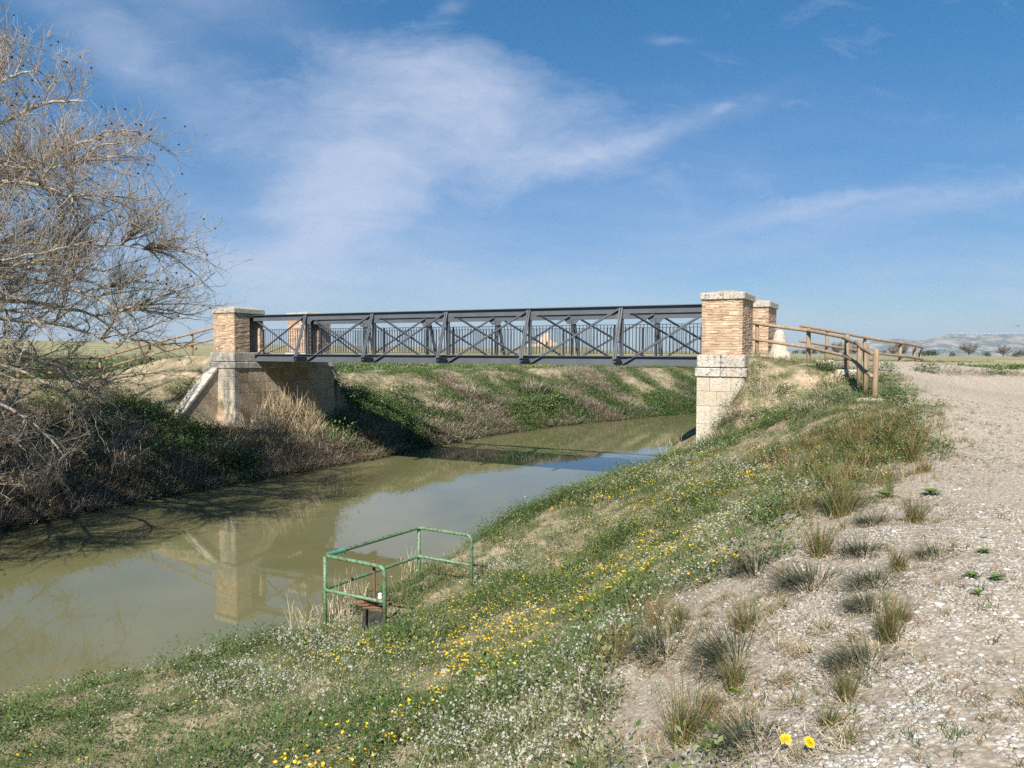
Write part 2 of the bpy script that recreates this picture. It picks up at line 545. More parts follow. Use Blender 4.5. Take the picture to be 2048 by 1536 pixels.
def m_ground():
    m_, k, out = material('earth')
    pos = k.n('ShaderNodeNewGeometry').outputs['Position']
    gravel, veg, fld = k.attr('gravel'), k.attr('veg'), k.attr('field')
    # soil
    n1 = k.noise(pos, 0.8, 6, .6)
    n2 = k.noise(pos, 7.0, 8, .7)
    soil = k.ramp(k.m('ADD', k.m('MULTIPLY', n1, .5), k.m('MULTIPLY', n2, .5)),
                  [(0.30, (.20, .135, .085)), (0.5, (.37, .285, .20)), (0.68, (.50, .41, .30))])
    # gravel: two sizes of pebbles
    v1 = k.n('ShaderNodeTexVoronoi', {'feature': 'F1'}, Vector=pos, Scale=34.0, Randomness=1.0)
    v2 = k.n('ShaderNodeTexVoronoi', {'feature': 'F1'}, Vector=pos, Scale=75.0, Randomness=1.0)
    hsel = k.n('ShaderNodeSeparateColor', Color=v1.outputs['Color'])
    hsel2 = k.n('ShaderNodeSeparateColor', Color=v2.outputs['Color'])
    peb = [(0.0, (.19, .18, .16)), (.25, (.33, .29, .225)), (.5, (.42, .37, .30)), (.7, (.35, .29, .22)), (.88, (.48, .44, .375)), (1.0, (.60, .57, .52))]
    gc = k.mix(k.rng(hsel.outputs[1], .45, .55), k.ramp(hsel.outputs[0], peb), k.ramp(hsel2.outputs[0], peb))
    gc = k.mix(k.rng(v1.outputs['Distance'], .42, .72, 0, .75), gc, (.20, .155, .11))
    gpatch = k.noise(pos, .35, 4, .6)
    gc = k.mix(k.rng(gpatch, .42, .66, 0, .45), gc, (.355, .30, .235))
    # thin low green
    n3 = k.noise(pos, 2.2, 8, .68)
    n4 = k.noise(pos, 26.0, 4, .6)
    green = k.ramp(k.m('ADD', k.m('MULTIPLY', n3, .4), k.m('MULTIPLY', n4, .6)), [(.3, (.055, .07, .03)), (.55, (.12, .13, .06)), (.75, (.24, .22, .13))])
    vm_ = k.m('MULTIPLY', k.rng(n3, .38, .60), veg)
    # fields far off
    mp = k.n('ShaderNodeMapping', Vector=pos, Rotation=(0, 0, R(-8)), Scale=(.004, .035, 1))
    band = k.noise(mp.outputs[0], 1.0, 5, .6)
    dots = k.n('ShaderNodeTexVoronoi', Vector=pos, Scale=0.9).outputs['Distance']
    fn = k.noise(pos, .9, 6, .7)
    fcol = k.ramp(band, [(.34, (.33, .27, .17)), (.44, (.17, .19, .085)), (.54, (.30, .27, .15)), (.68, (.38, .32, .21))])
    fcol = k.mix(k.rng(fn, .50, .62, .0, .75), fcol, (.085, .11, .05))
    fcol = k.mix(k.m('MULTIPLY', k.rng(fn, .55, .40, 0, .8), .6), fcol, (.36, .31, .20))
    col = k.mix(gravel, soil, gc)
    col = k.mix(vm_, col, green)
    col = k.mix(fld, col, fcol)
    h = k.m('ADD', k.m('MULTIPLY', k.m('MULTIPLY', v1.outputs['Distance'], -.9), gravel), k.m('MULTIPLY', n2, 1.6))
    h = k.m('ADD', h, k.m('MULTIPLY', n4, .5))
    finish(k, out, col, .95, h, .5, .006, spec=.15)
    return m_


def m_water():
    m_, k, out = material('murky_water')
    pos = k.n('ShaderNodeNewGeometry').outputs['Position']
    mp = k.n('ShaderNodeMapping', Vector=pos, Rotation=(0, 0, BA), Scale=(1.0, .45, 1))
    a = k.noise(mp.outputs[0], 2.6, 4, .55, .6)
    b = k.noise(pos, .35, 3, .5)
    calm = k.rng(k.noise(pos, .12, 3, .5), .40, .62, .25, 1.0)
    h = k.m('MULTIPLY', k.m('ADD', a, k.m('MULTIPLY', b, 1.0)), calm)
    col = k.ramp(k.noise(pos, .25, 4, .6), [(.3, (.122, .118, .056)), (.7, (.158, .152, .076))])
    p = finish(k, out, col, .018, h, .055, .06, spec=.5)
    p.inputs['IOR'].default_value = 1.333
    return m_


def m_brick():
    m_, k, out = material('weathered_brick')
    oc = k.n('ShaderNodeTexCoord').outputs['Object']
    r = k.n('ShaderNodeNewGeometry').outputs['Random Per Island']
    base = k.ramp(r, [(0, (.31, .20, .135)), (.35, (.40, .27, .185)), (.7, (.445, .315, .22)), (1, (.49, .375, .28))])
    n1 = k.noise(oc, 3.0, 6, .62)
    n2 = k.noise(oc, 22.0, 6, .7)
    base = k.mix(k.rng(n1, .45, .72, 0, .7), base, (.66, .53, .39))
    base = k.mix(k.rng(n2, .58, .75, 0, .55), base, (.22, .14, .085))
    finish(k, out, base, .95, n2, .8, .012, spec=.1)
    return m_


def m_mortar():
    m_, k, out = material('lime_mortar')
    oc = k.n('ShaderNodeTexCoord').outputs['Object']
    n = k.noise(oc, 18, 6, .7)
    finish(k, out, k.ramp(n, [(.3, (.40, .30, .20)), (.7, (.62, .51, .38))]), .95, n, .8, .01, spec=.1)
    return m_


def m_stone(name, stops, lichen=.6, dark=(.055, .055, .05), lscale=9.0, relief=.03, pit=.0):
    m_, k, out = material(name)
    oc = k.n('ShaderNodeTexCoord').outputs['Object']
    n0 = k.noise(oc, .9, 4, .6)
    n1 = k.noise(oc, 5, 7, .65)
    n2 = k.noise(oc, 34, 5, .7)
    v = k.n('ShaderNodeTexVoronoi', Vector=oc, Scale=30.0).outputs['Distance']
    isl = k.n('ShaderNodeNewGeometry').outputs['Random Per Island']
    c = k.ramp(k.m('ADD', k.m('MULTIPLY', n0, .40), k.m('ADD', k.m('MULTIPLY', n1, .38), k.m('MULTIPLY', isl, .20))), stops)
    li = k.noise(oc, lscale, 9, .78)
    c = k.mix(k.rng(li, .70 - .25 * lichen, .78 - .18 * lichen, 0, .85), c, dark)
    c = k.mix(k.rng(k.noise(oc, 1.6, 4, .6), .52, .75, 0, .45), c, (.55, .40, .25))
    run = k.n('ShaderNodeMapping', Vector=oc, Scale=(7.0, 7.0, .55)).outputs[0]
    c = k.mix(k.rng(k.noise(run, 1.0, 5, .65), .54, .72, 0, .5), c, k.mix(.5, c, (.16, .135, .10)))
    pits = k.rng(v, .0, .28, 0, 1)
    if pit:
        pn = k.noise(oc, 22.0, 4, .6)
        pf = k.rng(pn, .60, .66, 0, pit)
        c = k.mix(pf, c, (.20, .165, .125))
        pits = k.m('SUBTRACT', pits, k.m('MULTIPLY', pf, 2.0))
    h = k.m('ADD', k.m('MULTIPLY', n1, 1.2), k.m('ADD', k.m('MULTIPLY', n2, .5), k.m('MULTIPLY', pits, .35)))
    finish(k, out, c, .93, h, .85, relief, spec=.15)
    return m_


def m_paint(name, col, col2, rust=(.16, .075, .035), amount=.15, rough=.45, spec=.5):
    m_, k, out = material(name)
    oc = k.n('ShaderNodeTexCoord').outputs['Object']
    n = k.noise(oc, 2.0, 5, .6)
    n2 = k.noise(oc, 21, 6, .72)
    c = k.mix(k.rng(n, .35, .65), col, col2)
    c = k.mix(k.rng(n2, .74 - amount, .80 - amount * .8), c, rust)
    finish(k, out, c, rough, n2, .25, .004, spec=spec)
    return m_


def m_wood():
    m_, k, out = material('treated_round_timber')
    oc = k.n('ShaderNodeTexCoord').outputs['Object']
    mp = k.n('ShaderNodeMapping', Vector=oc, Scale=(26, 26, 1.6))
    n = k.noise(mp.outputs[0], 1.0, 6, .65)
    n2 = k.noise(oc, 2.2, 4, .6)
    c = k.ramp(n, [(.28, (.13, .088, .055)), (.5, (.27, .195, .125)), (.72, (.40, .30, .20))])
    c = k.mix(k.rng(n2, .45, .75, 0, .5), c, (.30, .245, .18))
    finish(k, out, c, .85, n, .5, .01, spec=.2)
    return m_


def m_simple(name, col, col2, scale=8.0, rough=.85, bstr=.4, bdist=.01, spec=.25):
    m_, k, out = material(name)
    oc = k.n('ShaderNodeTexCoord').outputs['Object']
    n = k.noise(oc, scale, 6, .65)
    finish(k, out, k.mix(k.rng(n, .32, .68), col, col2), rough, n, bstr, bdist, spec=spec)
    return m_


def m_mesa():
    m_, k, out = material('scrub_and_limestone')
    pos = k.n('ShaderNodeNewGeometry').outputs['Position']
    mp = k.n('ShaderNodeMapping', Vector=pos, Scale=(.0036, .0020, .016))
    n = k.noise(mp.outputs[0], 1.0, 8, .68)
    n2 = k.noise(pos, .006, 6, .7)
    c = k.ramp(n, [(.36, (.05, .065, .04)), (.48, (.12, .12, .075)), (.60, (.34, .285, .215)), (.74, (.56, .49, .40))])
    c = k.mix(k.rng(n2, .5, .62, 0, .8), c, (.055, .075, .045))
    finish(k, out, c, .95, spec=.05)
    return m_


M = {}
M['earth'] = m_ground()
M['water'] = m_water()
M['brick'] = m_brick()
M['mortar'] = m_mortar()
M['limestone'] = m_stone('pale_limestone', [(.3, (.33, .285, .22)), (.5, (.45, .40, .325)), (.7, (.53, .485, .41))], .36, (.27, .235, .19), 3.2, .03, .55)
M['tan_stone'] = m_stone('tan_ashlar', [(.3, (.30, .22, .15)), (.5, (.44, .35, .25)), (.7, (.58, .50, .39))], .35, (.15, .12, .09), 6.0, .07, .45)
M['cap_stone'] = m_stone('lichen_stained_stone', [(.3, (.35, .325, .275)), (.5, (.48, .45, .395)), (.7, (.57, .54, .485))], .80, (.075, .075, .07), 11.0, .035, .55)
M['steel'] = m_paint('blue_grey_steel_paint', (.075, .085, .10), (.095, .105, .122), (.055, .05, .048), .11, .42)
M['black_steel'] = m_paint('dark_railing_paint', (.022, .026, .034), (.032, .036, .046), (.02, .02, .025), .05, .5)
M['deck'] = m_simple('deck_boards', (.07, .06, .05), (.12, .10, .085), 6)
M['green_paint'] = m_paint('faded_green_paint', (.09, .20, .10), (.13, .255, .14), (.10, .06, .04), .26, .5)
M['rust'] = m_simple('rusty_iron', (.105, .055, .034), (.20, .112, .07), 24, .9, .6, .006)
M['dark_iron'] = m_simple('blackened_timber', (.018, .017, .016), (.06, .055, .05), 12, .8, .5, .01)
M['concrete'] = m_simple('weathered_concrete', (.42, .37, .30), (.58, .52, .44), 7, .92, .5, .015)
M['wood'] = m_wood()
M['white_plastic'] = m_simple('white_ceramic', (.75, .75, .74), (.82, .82, .82), 6, .35, .05)
M['teal_cord'] = m_simple('teal_cord', (.02, .23, .20), (.05, .32, .27), 30, .8)
M['bark'] = m_simple('pale_plane_bark', (.22, .19, .15), (.56, .51, .43), 3.2, .9, .6, .03)
M['twig'] = m_simple('grey_twig', (.195, .16, .125), (.42, .365, .295), 4.0, .9, .3)
M['far_twig'] = m_simple('distant_twig', (.15, .138, .125), (.29, .27, .245), 1.0, .9, .2)
M['seed'] = m_simple('brown_seed_ball', (.035, .022, .016), (.07, .042, .028), 20, .95)
M['dry_leaf'] = leaf_mat('withered_leaf', [(0, (.14, .07, .03)), (.6, (.27, .15, .065)), (1, (.40, .26, .12))])
M['weed'] = leaf_mat('weed_leaf', [(0, (.04, .08, .02)), (.35, (.075, .135, .035)), (.62, (.16, .19, .062)), (.84, (.24, .25, .145)), (1, (.38, .36, .24))])
M['bushleaf'] = leaf_mat('bramble_leaf', [(0, (.04, .072, .02)), (.5, (.10, .165, .05)), (1, (.22, .27, .10))])
M['drybrush'] = leaf_mat('dry_brush', [(0, (.23, .19, .145)), (.5, (.42, .36, .275)), (1, (.60, .53, .41))], .15, .9)
M['straw'] = leaf_mat('dry_straw', [(0, (.26, .20, .12)), (.5, (.45, .37, .24)), (1, (.62, .54, .39))], .2, .8)
M['blade'] = leaf_mat('grass_blade', [(0, (.05, .075, .022)), (.3, (.085, .13, .035)), (.55, (.16, .17, .065)), (.75, (.25, .145, .06)), (1, (.38, .28, .15))])
M['wiry'] = leaf_mat('wiry_grass', [(0, (.022, .036, .018)), (.4, (.048, .066, .034)), (.75, (.11, .11, .066)), (1, (.28, .24, .16))])
M['white_petal'] = leaf_mat('white_petal', [(0, (.42, .41, .33)), (1, (.66, .65, .60))], .3)
M['yellow_petal'] = leaf_mat('yellow_petal', [(0, (.80, .42, .015)), (.5, (.85, .58, .02)), (1, (.88, .70, .04))], .25)
M['evergreen'] = leaf_mat('evergreen_needle', [(0, (.012, .026, .014)), (.6, (.03, .055, .024)), (1, (.065, .095, .04))], .1)
M['pebble'] = leaf_mat('river_pebble', [(0, (.12, .118, .11)), (.14, (.20, .19, .17)), (.30, (.30, .262, .21)), (.46, (.37, .33, .27)), (.6, (.29, .24, .185)), (.74, (.34, .325, .295)), (.92, (.42, .395, .35)), (1, (.54, .525, .49))], 0, .75)
M['mesa'] = m_mesa()
M['turbine'] = m_simple('white_tower', (.78, .78, .78), (.8, .8, .8), 1)
M['feather'] = m_simple('dark_feather', (.05, .05, .055), (.10, .10, .11), 9)
# ------------------------------------------------------------------ ground, path, water, far hills
def axis(lo, hi, step, far):
    mid = list(np.arange(lo, hi + 1e-6, step))
    a, b, q = [], [], step
    x = hi
    while x < far:
        q *= 1.16
        x += q
        b.append(x)
    x, q = lo, step
    while x > -far:
        q *= 1.16
        x -= q
        a.append(x)
    return np.array(a[::-1] + mid + b)


def build_ground():
    xs, ys = axis(-24, 24, 0.22, 11000), axis(-3, 62, 0.22, 13000)
    ys = ys[ys > -400]
    gx, gy = np.meshgrid(xs, ys)
    X, Y = gx.ravel(), gy.ravel()
    Z = ground_z(X, Y)
    sn, sf = sdist(NEAR_EDGE, X, Y), -sdist(FAR_EDGE, X, Y)
    D = np.hypot(X, Y)
    pm = np.where(sn > 0, path_mask(X, Y, sn), 0.0)
    rx, ry = X - PO[0], Y - PO[1]
    t, s = rx * U[0] + ry * U[1], rx * V[0] + ry * V[1]
    ramp_l = ((t < -0.2) & (t > -9) & (s > 0.6) & (s < 5.2)).astype(float)
    grav = np.maximum(pm, ramp_l)
    # stray gravel spilling over the crest
    spill = (sn > 0) * np.exp(-np.maximum(0, -sdist(PATH_L, X, Y)) / 1.1) * (fbm(X * 1.2, Y * 1.2, 77) > .36) * (Y < 15)
    grav = np.maximum(grav, spill * .9)
    fieldm = np.where(sn > 0, (1 - pm) * sstep(30, 40, Y - .25 * X), sstep(7, 14, sf) * (1 - ramp_l))
    fieldm = np.maximum(fieldm, sstep(60, 90, D))
    veg = np.where(sn > 0, 1 - pm, .8) * np.where((sn <= 0) & (sf <= 0), 0, 1)
    nx, ny = len(xs), len(ys)
    idx = np.arange(nx * ny).reshape(ny, nx)
    F = np.stack([idx[:-1, :-1], idx[:-1, 1:], idx[1:, 1:], idx[1:, :-1]], -1).reshape(-1, 4)
    V3 = np.stack([X, Y, Z], -1)
    fp = pm[F].mean(1) > 0.5
    bed = (Z[F] < -0.5).all(1)
    for name, sel, label, cat in (('ground', ~fp & ~bed, 'stony earth of the two canal banks and the fields beyond them', 'ground'),
                                  ('path', fp, 'pale pebble path climbing from the viewer to the bridge', 'path')):
        f = F[sel]
        u, inv = np.unique(f, return_inverse=True)
        me = np_mesh(name, V3[u], inv.reshape(f.shape), [M['earth']], None,
                     {'gravel': grav[u], 'veg': veg[u], 'field': fieldm[u]}, smooth=True)
        tag(link(name, me), label, cat, kind='structure')


build_ground()


def build_water():
    # one sheet following the canal between its two edges, a little under the banks
    n = 140
    A = [NEAR_EDGE, FAR_EDGE]
    out = []
    for pl, off in zip(A, (0.6, -0.6)):
        seg = np.hypot(*np.diff(pl, axis=0).T)
        L = np.r_[0, np.cumsum(seg)]
        q = np.linspace(0, 1, n) ** 1.6 * L[-1]
        px, py = np.interp(q, L, pl[:, 0]), np.interp(q, L, pl[:, 1])
        tx, ty = np.gradient(px), np.gradient(py)
        nn = np.hypot(tx, ty)
        out.append(np.stack([px + off * ty / nn, py - off * tx / nn, np.zeros(n)], -1))
    Vv = np.concatenate(out)
    i = np.arange(n - 1)
    F = np.stack([i, i + 1, n + i + 1, n + i], -1)
    tag(link('water', np_mesh('water', Vv, F, [M['water']])), 'murky green canal water under the footbridge', 'water', kind='structure')


build_water()


def build_mesa():
    D0 = 12000.0
    pxs = np.linspace(1380, 2500, 360)
    prof_x = [1380, 1500, 1561, 1588, 1612, 1680, 1741, 1767, 1794, 1821, 1850, 1866, 1871, 1880, 1892, 1950, 2035, 2060, 2200, 2350, 2500]
    prof_y = [708, 706, 703, 696, 694, 688, 681, 680, 676, 680, 679, 674, 673, 672, 668, 668.5, 668, 670, 672, 680, 700]
    vs = np.linspace(0, 1, 70)
    tan = (pxs - 1024) / FPX
    hz = 707.4 + ROLL * (pxs - 1024)
    top = np.maximum(0, hz - np.interp(pxs, prof_x, prof_y)) / FPX * (D0 + 2500)
    T, W = np.meshgrid(tan, vs)
    Yd = D0 + W * 4500
    X = T * Yd
    up = np.clip(W / 0.62, 0, 1)
    H = np.interp(T.ravel(), tan, top).reshape(T.shape)
    ridged = np.abs(fbm(X * .0011, Yd * .0011, 5, 5) - .5) * 2
    rise = np.clip(up * .75 + .45 * sstep(.55, 1.0, up) - .35 * ridged * (1 - sstep(.85, 1, up)), 0, None)
    rise = np.minimum(rise, 1.0) * np.where(W > .7, 1 - .3 * (W - .7), 1)
    Z = -35 + (H + 35) * rise + (fbm(X * .004, Yd * .004, 15) - .5) * 14 * sstep(0, .3, W)
    n, m_ = T.shape
    idx = np.arange(n * m_).reshape(n, m_)
    F = np.stack([idx[:-1, :-1], idx[:-1, 1:], idx[1:, 1:], idx[1:, :-1]], -1).reshape(-1, 4)
    Vv = np.stack([X.ravel(), Yd.ravel(), Z.ravel()], -1)
    tag(link('hills', np_mesh('hills', Vv, F, [M['mesa']], smooth=True)), 'flat topped limestone hills fading into haze beyond the fields', 'hills', kind='structure')
    return lambda px: (np.interp(px, pxs, top))


mesa_top = build_mesa()

# ------------------------------------------------------------------ the bridge
ZT, ZB = 4.50, 6.04                           # brick from ZT to ZB
PW, PD = 1.14, 1.54                           # pillar: along the bridge, across it
FAR_S = 4.14
GAP = 18.32


def bridge_empty(name, t=0.0, s=0.0, z=0.0):
    x, y, _ = BW(t, s)
    return empty(name, (x, y, z), -BA)


def pillar(t0, s0, niche_t, niche_s, label, seed):
    """niche_t: +1 when the bridge side is at the high t end, -1 at the low end."""
    rnd = random.Random(seed)
    root = bridge_empty('bridge_pillar', t0, s0, ZT)
    tag(root, label, 'pillar', 'brick pillars at the ends of the footbridge')
    hgt = ZB - ZT
    nd = 0.42                                 # niche depth
    n0, n1 = niche_s
    a0, a1 = (PW - nd, PW) if niche_t > 0 else (0.0, nd)
    core = MB()
    g = 0.016
    b0, b1 = (g, PW - nd) if niche_t > 0 else (nd, PW - g)
    core.box(b0, b1, g, PD - g, 0, hgt)
    c0, c1 = (PW - nd, PW - g) if niche_t > 0 else (g, nd)
    if n0 > 0.1: core.box(c0, c1, g, n0 - g, 0, hgt)
    if n1 < PD - .1: core.box(c0, c1, n1 + g, PD - g, 0, hgt)
    core.box(c0, c1, n0 - g, n1 + g, hgt - .12, hgt)
    br = MB()
    nc = 34
    ch = hgt / nc
    for i in range(nc):
        z0, z1 = i * ch + .004, (i + 1) * ch - rnd.uniform(.005, .010)
        for side in range(4):
            along = PW if side in (0, 2) else PD
            q = -rnd.uniform(0, .2)
            while q < along:
                w = rnd.uniform(.20, .31)
                x0, x1 = max(q, 0), min(q + w - .010, along)
                q += w
                if x1 - x0 < .03: continue
                out = rnd.gauss(0, .0045)
                if rnd.random() < .10: out -= rnd.uniform(.01, .03)
                if rnd.random() < .012: continue
                th = .10
                zz0, zz1 = z0 + rnd.uniform(-.003, .003), z1 + rnd.uniform(-.004, .004)
                if side == 0: bb = (x0, x1, -out, th)
                elif side == 2: bb = (x0, x1, PD - th, PD + out)
                elif side == 1: bb = (PW - th, PW + out, x0, x1)
                else: bb = (-out, th, x0, x1)
                inner = (side == 1 and niche_t > 0) or (side == 3 and niche_t < 0)
                if inner and z1 < hgt - .12:
                    y0, y1 = bb[2], bb[3]
                    if y0 < n1 and y1 > n0:
                        if y0 < n0 - .04: br.cbox(bb[0], bb[1], y0, n0, zz0, zz1, .006)
                        if y1 > n1 + .04: br.cbox(bb[0], bb[1], n1, y1, zz0, zz1, .006)
                        continue
                br.cbox(*bb, zz0, zz1, .006)
    core.build('mortar_core', M['mortar'], root)
    br.build('brick_shaft', M['brick'], root)
    cp = MB()
    ov = .055
    for x0, x1 in ((-ov, PW * .52), (PW * .52 + .006, PW + ov)):
        cp.cbox(x0, x1, -ov - rnd.uniform(0, .012), PD + ov, hgt + .004, hgt + .205, .022)
    p = [(-ov + .02, -ov + .02), (PW + ov - .02, -ov + .02), (PW + ov - .02, PD + ov - .02), (-ov + .02, PD + ov - .02)]
    cx, cy = PW / 2, PD / 2
    pts = [(a, b, hgt + .2) for a, b in p] + [(cx + (a - cx) * .25, cy + (b - cy) * .25, hgt + .30) for a, b in p]
    cp.poly(pts, [(0, 1, 5, 4), (1, 2, 6, 5), (2, 3, 7, 6), (3, 0, 4, 7), (4, 5, 6, 7)])
    cp.build('capstone', M['cap_stone'], root)
    pl = MB()
    po = .10
    zb = -.36
    n_ = 2
    for i in range(n_):
        x0 = -po + (PW + 2 * po) * i / n_
        x1 = -po + (PW + 2 * po) * (i + 1) / n_ - .008
        pl.cbox(x0, x1, -po - .004 * i, PD + po, zb, -.002, .018)
    pl.build('plinth', M['cap_stone'], root)
    return root


NEAR_NICHE, FAR_NICHE = (.80, 1.33), (PD - 1.33, PD - .80)
pillar(-PW, 0, 1, NEAR_NICHE, 'brick pillar on the far bank half veiled by bare twigs, nearer of the pair there', 1)
pillar(-PW, FAR_S, 1, FAR_NICHE, 'brick pillar on the far bank standing behind the black railing', 2)
pillar(GAP, 0, -1, NEAR_NICHE, 'large sunlit brick pillar on the near bank beside the wooden handrail', 3)
pillar(GAP, FAR_S, -1, FAR_NICHE, 'brick pillar on the near bank with a pale conical guard stone at its foot', 4)


def ashlar(mb, rnd, axis_, fixed, lo, hi, z0, z1, outward, th=.30, course=.40, big=(.55, 1.0)):
    """A face of separate squared blocks. axis_: 'x' runs along the bridge, 'y' across it."""
    z = z0
    while z < z1 - .05:
        zt = min(z + course * rnd.uniform(.88, 1.12), z1)
        if z1 - zt < .15: zt = z1
        q = lo - (rnd.uniform(0, .4))
        while q < hi:
            w = rnd.uniform(*big)
            a, b = max(q, lo), min(q + w, hi)
            if hi - b < .2: b = hi
            q += w
            if b - a < .05: continue
            o_ = rnd.uniform(-.008, .008)
            g = .003
            if axis_ == 'x':
                y0, y1 = (fixed - o_, fixed + th) if outward < 0 else (fixed - th, fixed + o_)
                mb.cbox(a + g, b - g, y0, y1, z + g, zt - g, .006)
            else:
                x0, x1 = (fixed - th, fixed + o_) if outward > 0 else (fixed - o_, fixed + th)
                mb.cbox(x0, x1, a + g, b - g, z + g, zt - g, .006)
            if b == hi: break
        z = zt


def abutment(t0, t1, face, label, seed, wing=None, tan=True):
    """Masonry block under the end of the bridge; face = +1 when its canal side is at t1."""
    rnd = random.Random(seed)
    root = bridge_empty('bridge_abutment', 0, 0, 0)
    tag(root, label, 'abutment', 'stone abutments of the footbridge')
    s0, s1 = -.09, FAR_S + PD + .09
    zt = 3.87
    core = MB()
    core.box(t0 + .04, t1 - .04, s0 + .04, s1 - .04, -1.2, zt)
    core.build('mortar_core', M['mortar'], root)
    fw = MB()
    ashlar(fw, rnd, 'x', s0, t0, t1, -.6, zt, -1, .25, .46, (.5, .95))
    fw.build('end_wall', M['limestone'], root)
    cw = MB()
    fx = t1 if face > 0 else t0
    ashlar(cw, rnd, 'y', fx, s0 + (.26 if True else 0), s1, -.6, zt, face, .25, .44, (.5, 1.1))
    cw.build('canal_wall', M['tan_stone'] if tan else M['limestone'], root)
    cs = MB()
    o_ = .05
    x0, x1 = t0 - o_, t1 + o_
    for a, b in ((x0, (x0 + x1) / 2 - .004), ((x0 + x1) / 2 + .004, x1)):
        cs.cbox(a, b, s0 - o_, s0 + .55, zt + .002, zt + .25, .02)
    q = s0 + .558
    while q < s1:
        e = min(q + rnd.uniform(.8, 1.2), s1 + o_)
        cs.cbox(x0 if face < 0 else t1 - .5, x1 if face > 0 else t0 + .5, q, e - .008, zt + .002, zt + .25, .02)
        q = e
    cs.build('string_course', M['cap_stone'], root)
    slab = MB()
    slab.box(t0 + .02, t1 - .03, s0 + .56, s1 - .02, zt - .01, 4.10)
    slab.build('bearing_shelf', M['concrete'], root)
    if wing:
        tw0, tw1, sl, zl = wing
        wl = MB()
        z_hi = 3.86
        pts = []
        for x in (tw0, tw1):
            pts += [(x, s0 - .0, -.5), (x, s0 - sl, -.5), (x, s0 - sl, zl), (x, s0 - .0, z_hi)]
        wl.poly(pts, [(0, 1, 2, 3), (7, 6, 5, 4), (0, 4, 5, 1), (1, 5, 6, 2), (2, 6, 7, 3), (3, 7, 4, 0)])
        wl.build('wing_wall', M['tan_stone'], root)
        cpz = MB()
        dz = .12
        n_ = 4
        for i in range(n_):
            f0, f1 = i / n_, (i + 1) / n_ - .006
            A = lambda f, up: (s0 - sl * f, z_hi + (zl - z_hi) * f + up)
            (ya, za), (yb, zb_) = A(f0, .004), A(f1, .004)
            q = [(tw0 - .05, ya, za), (tw1 + .05, ya, za), (tw1 + .05, yb, zb_), (tw0 - .05, yb, zb_)]
            q += [(x, y, z + dz) for x, y, z in q]
            cpz.poly(q, [(3, 2, 1, 0), (4, 5, 6, 7), (0, 1, 5, 4), (1, 2, 6, 5), (2, 3, 7, 6), (3, 0, 4, 7)][::1])
        cpz.build('coping', M['cap_stone'], root)
    return root


abutment(-PW - .10, .10, 1, 'tan stone abutment on the far bank with dry reeds at its foot', 11, wing=(-1.25, -.82, 1.9, 1.95))
abutment(GAP - .10, GAP + PW + .10, -1, 'pale stone abutment on the near bank rising from weedy slope', 12, tan=False)


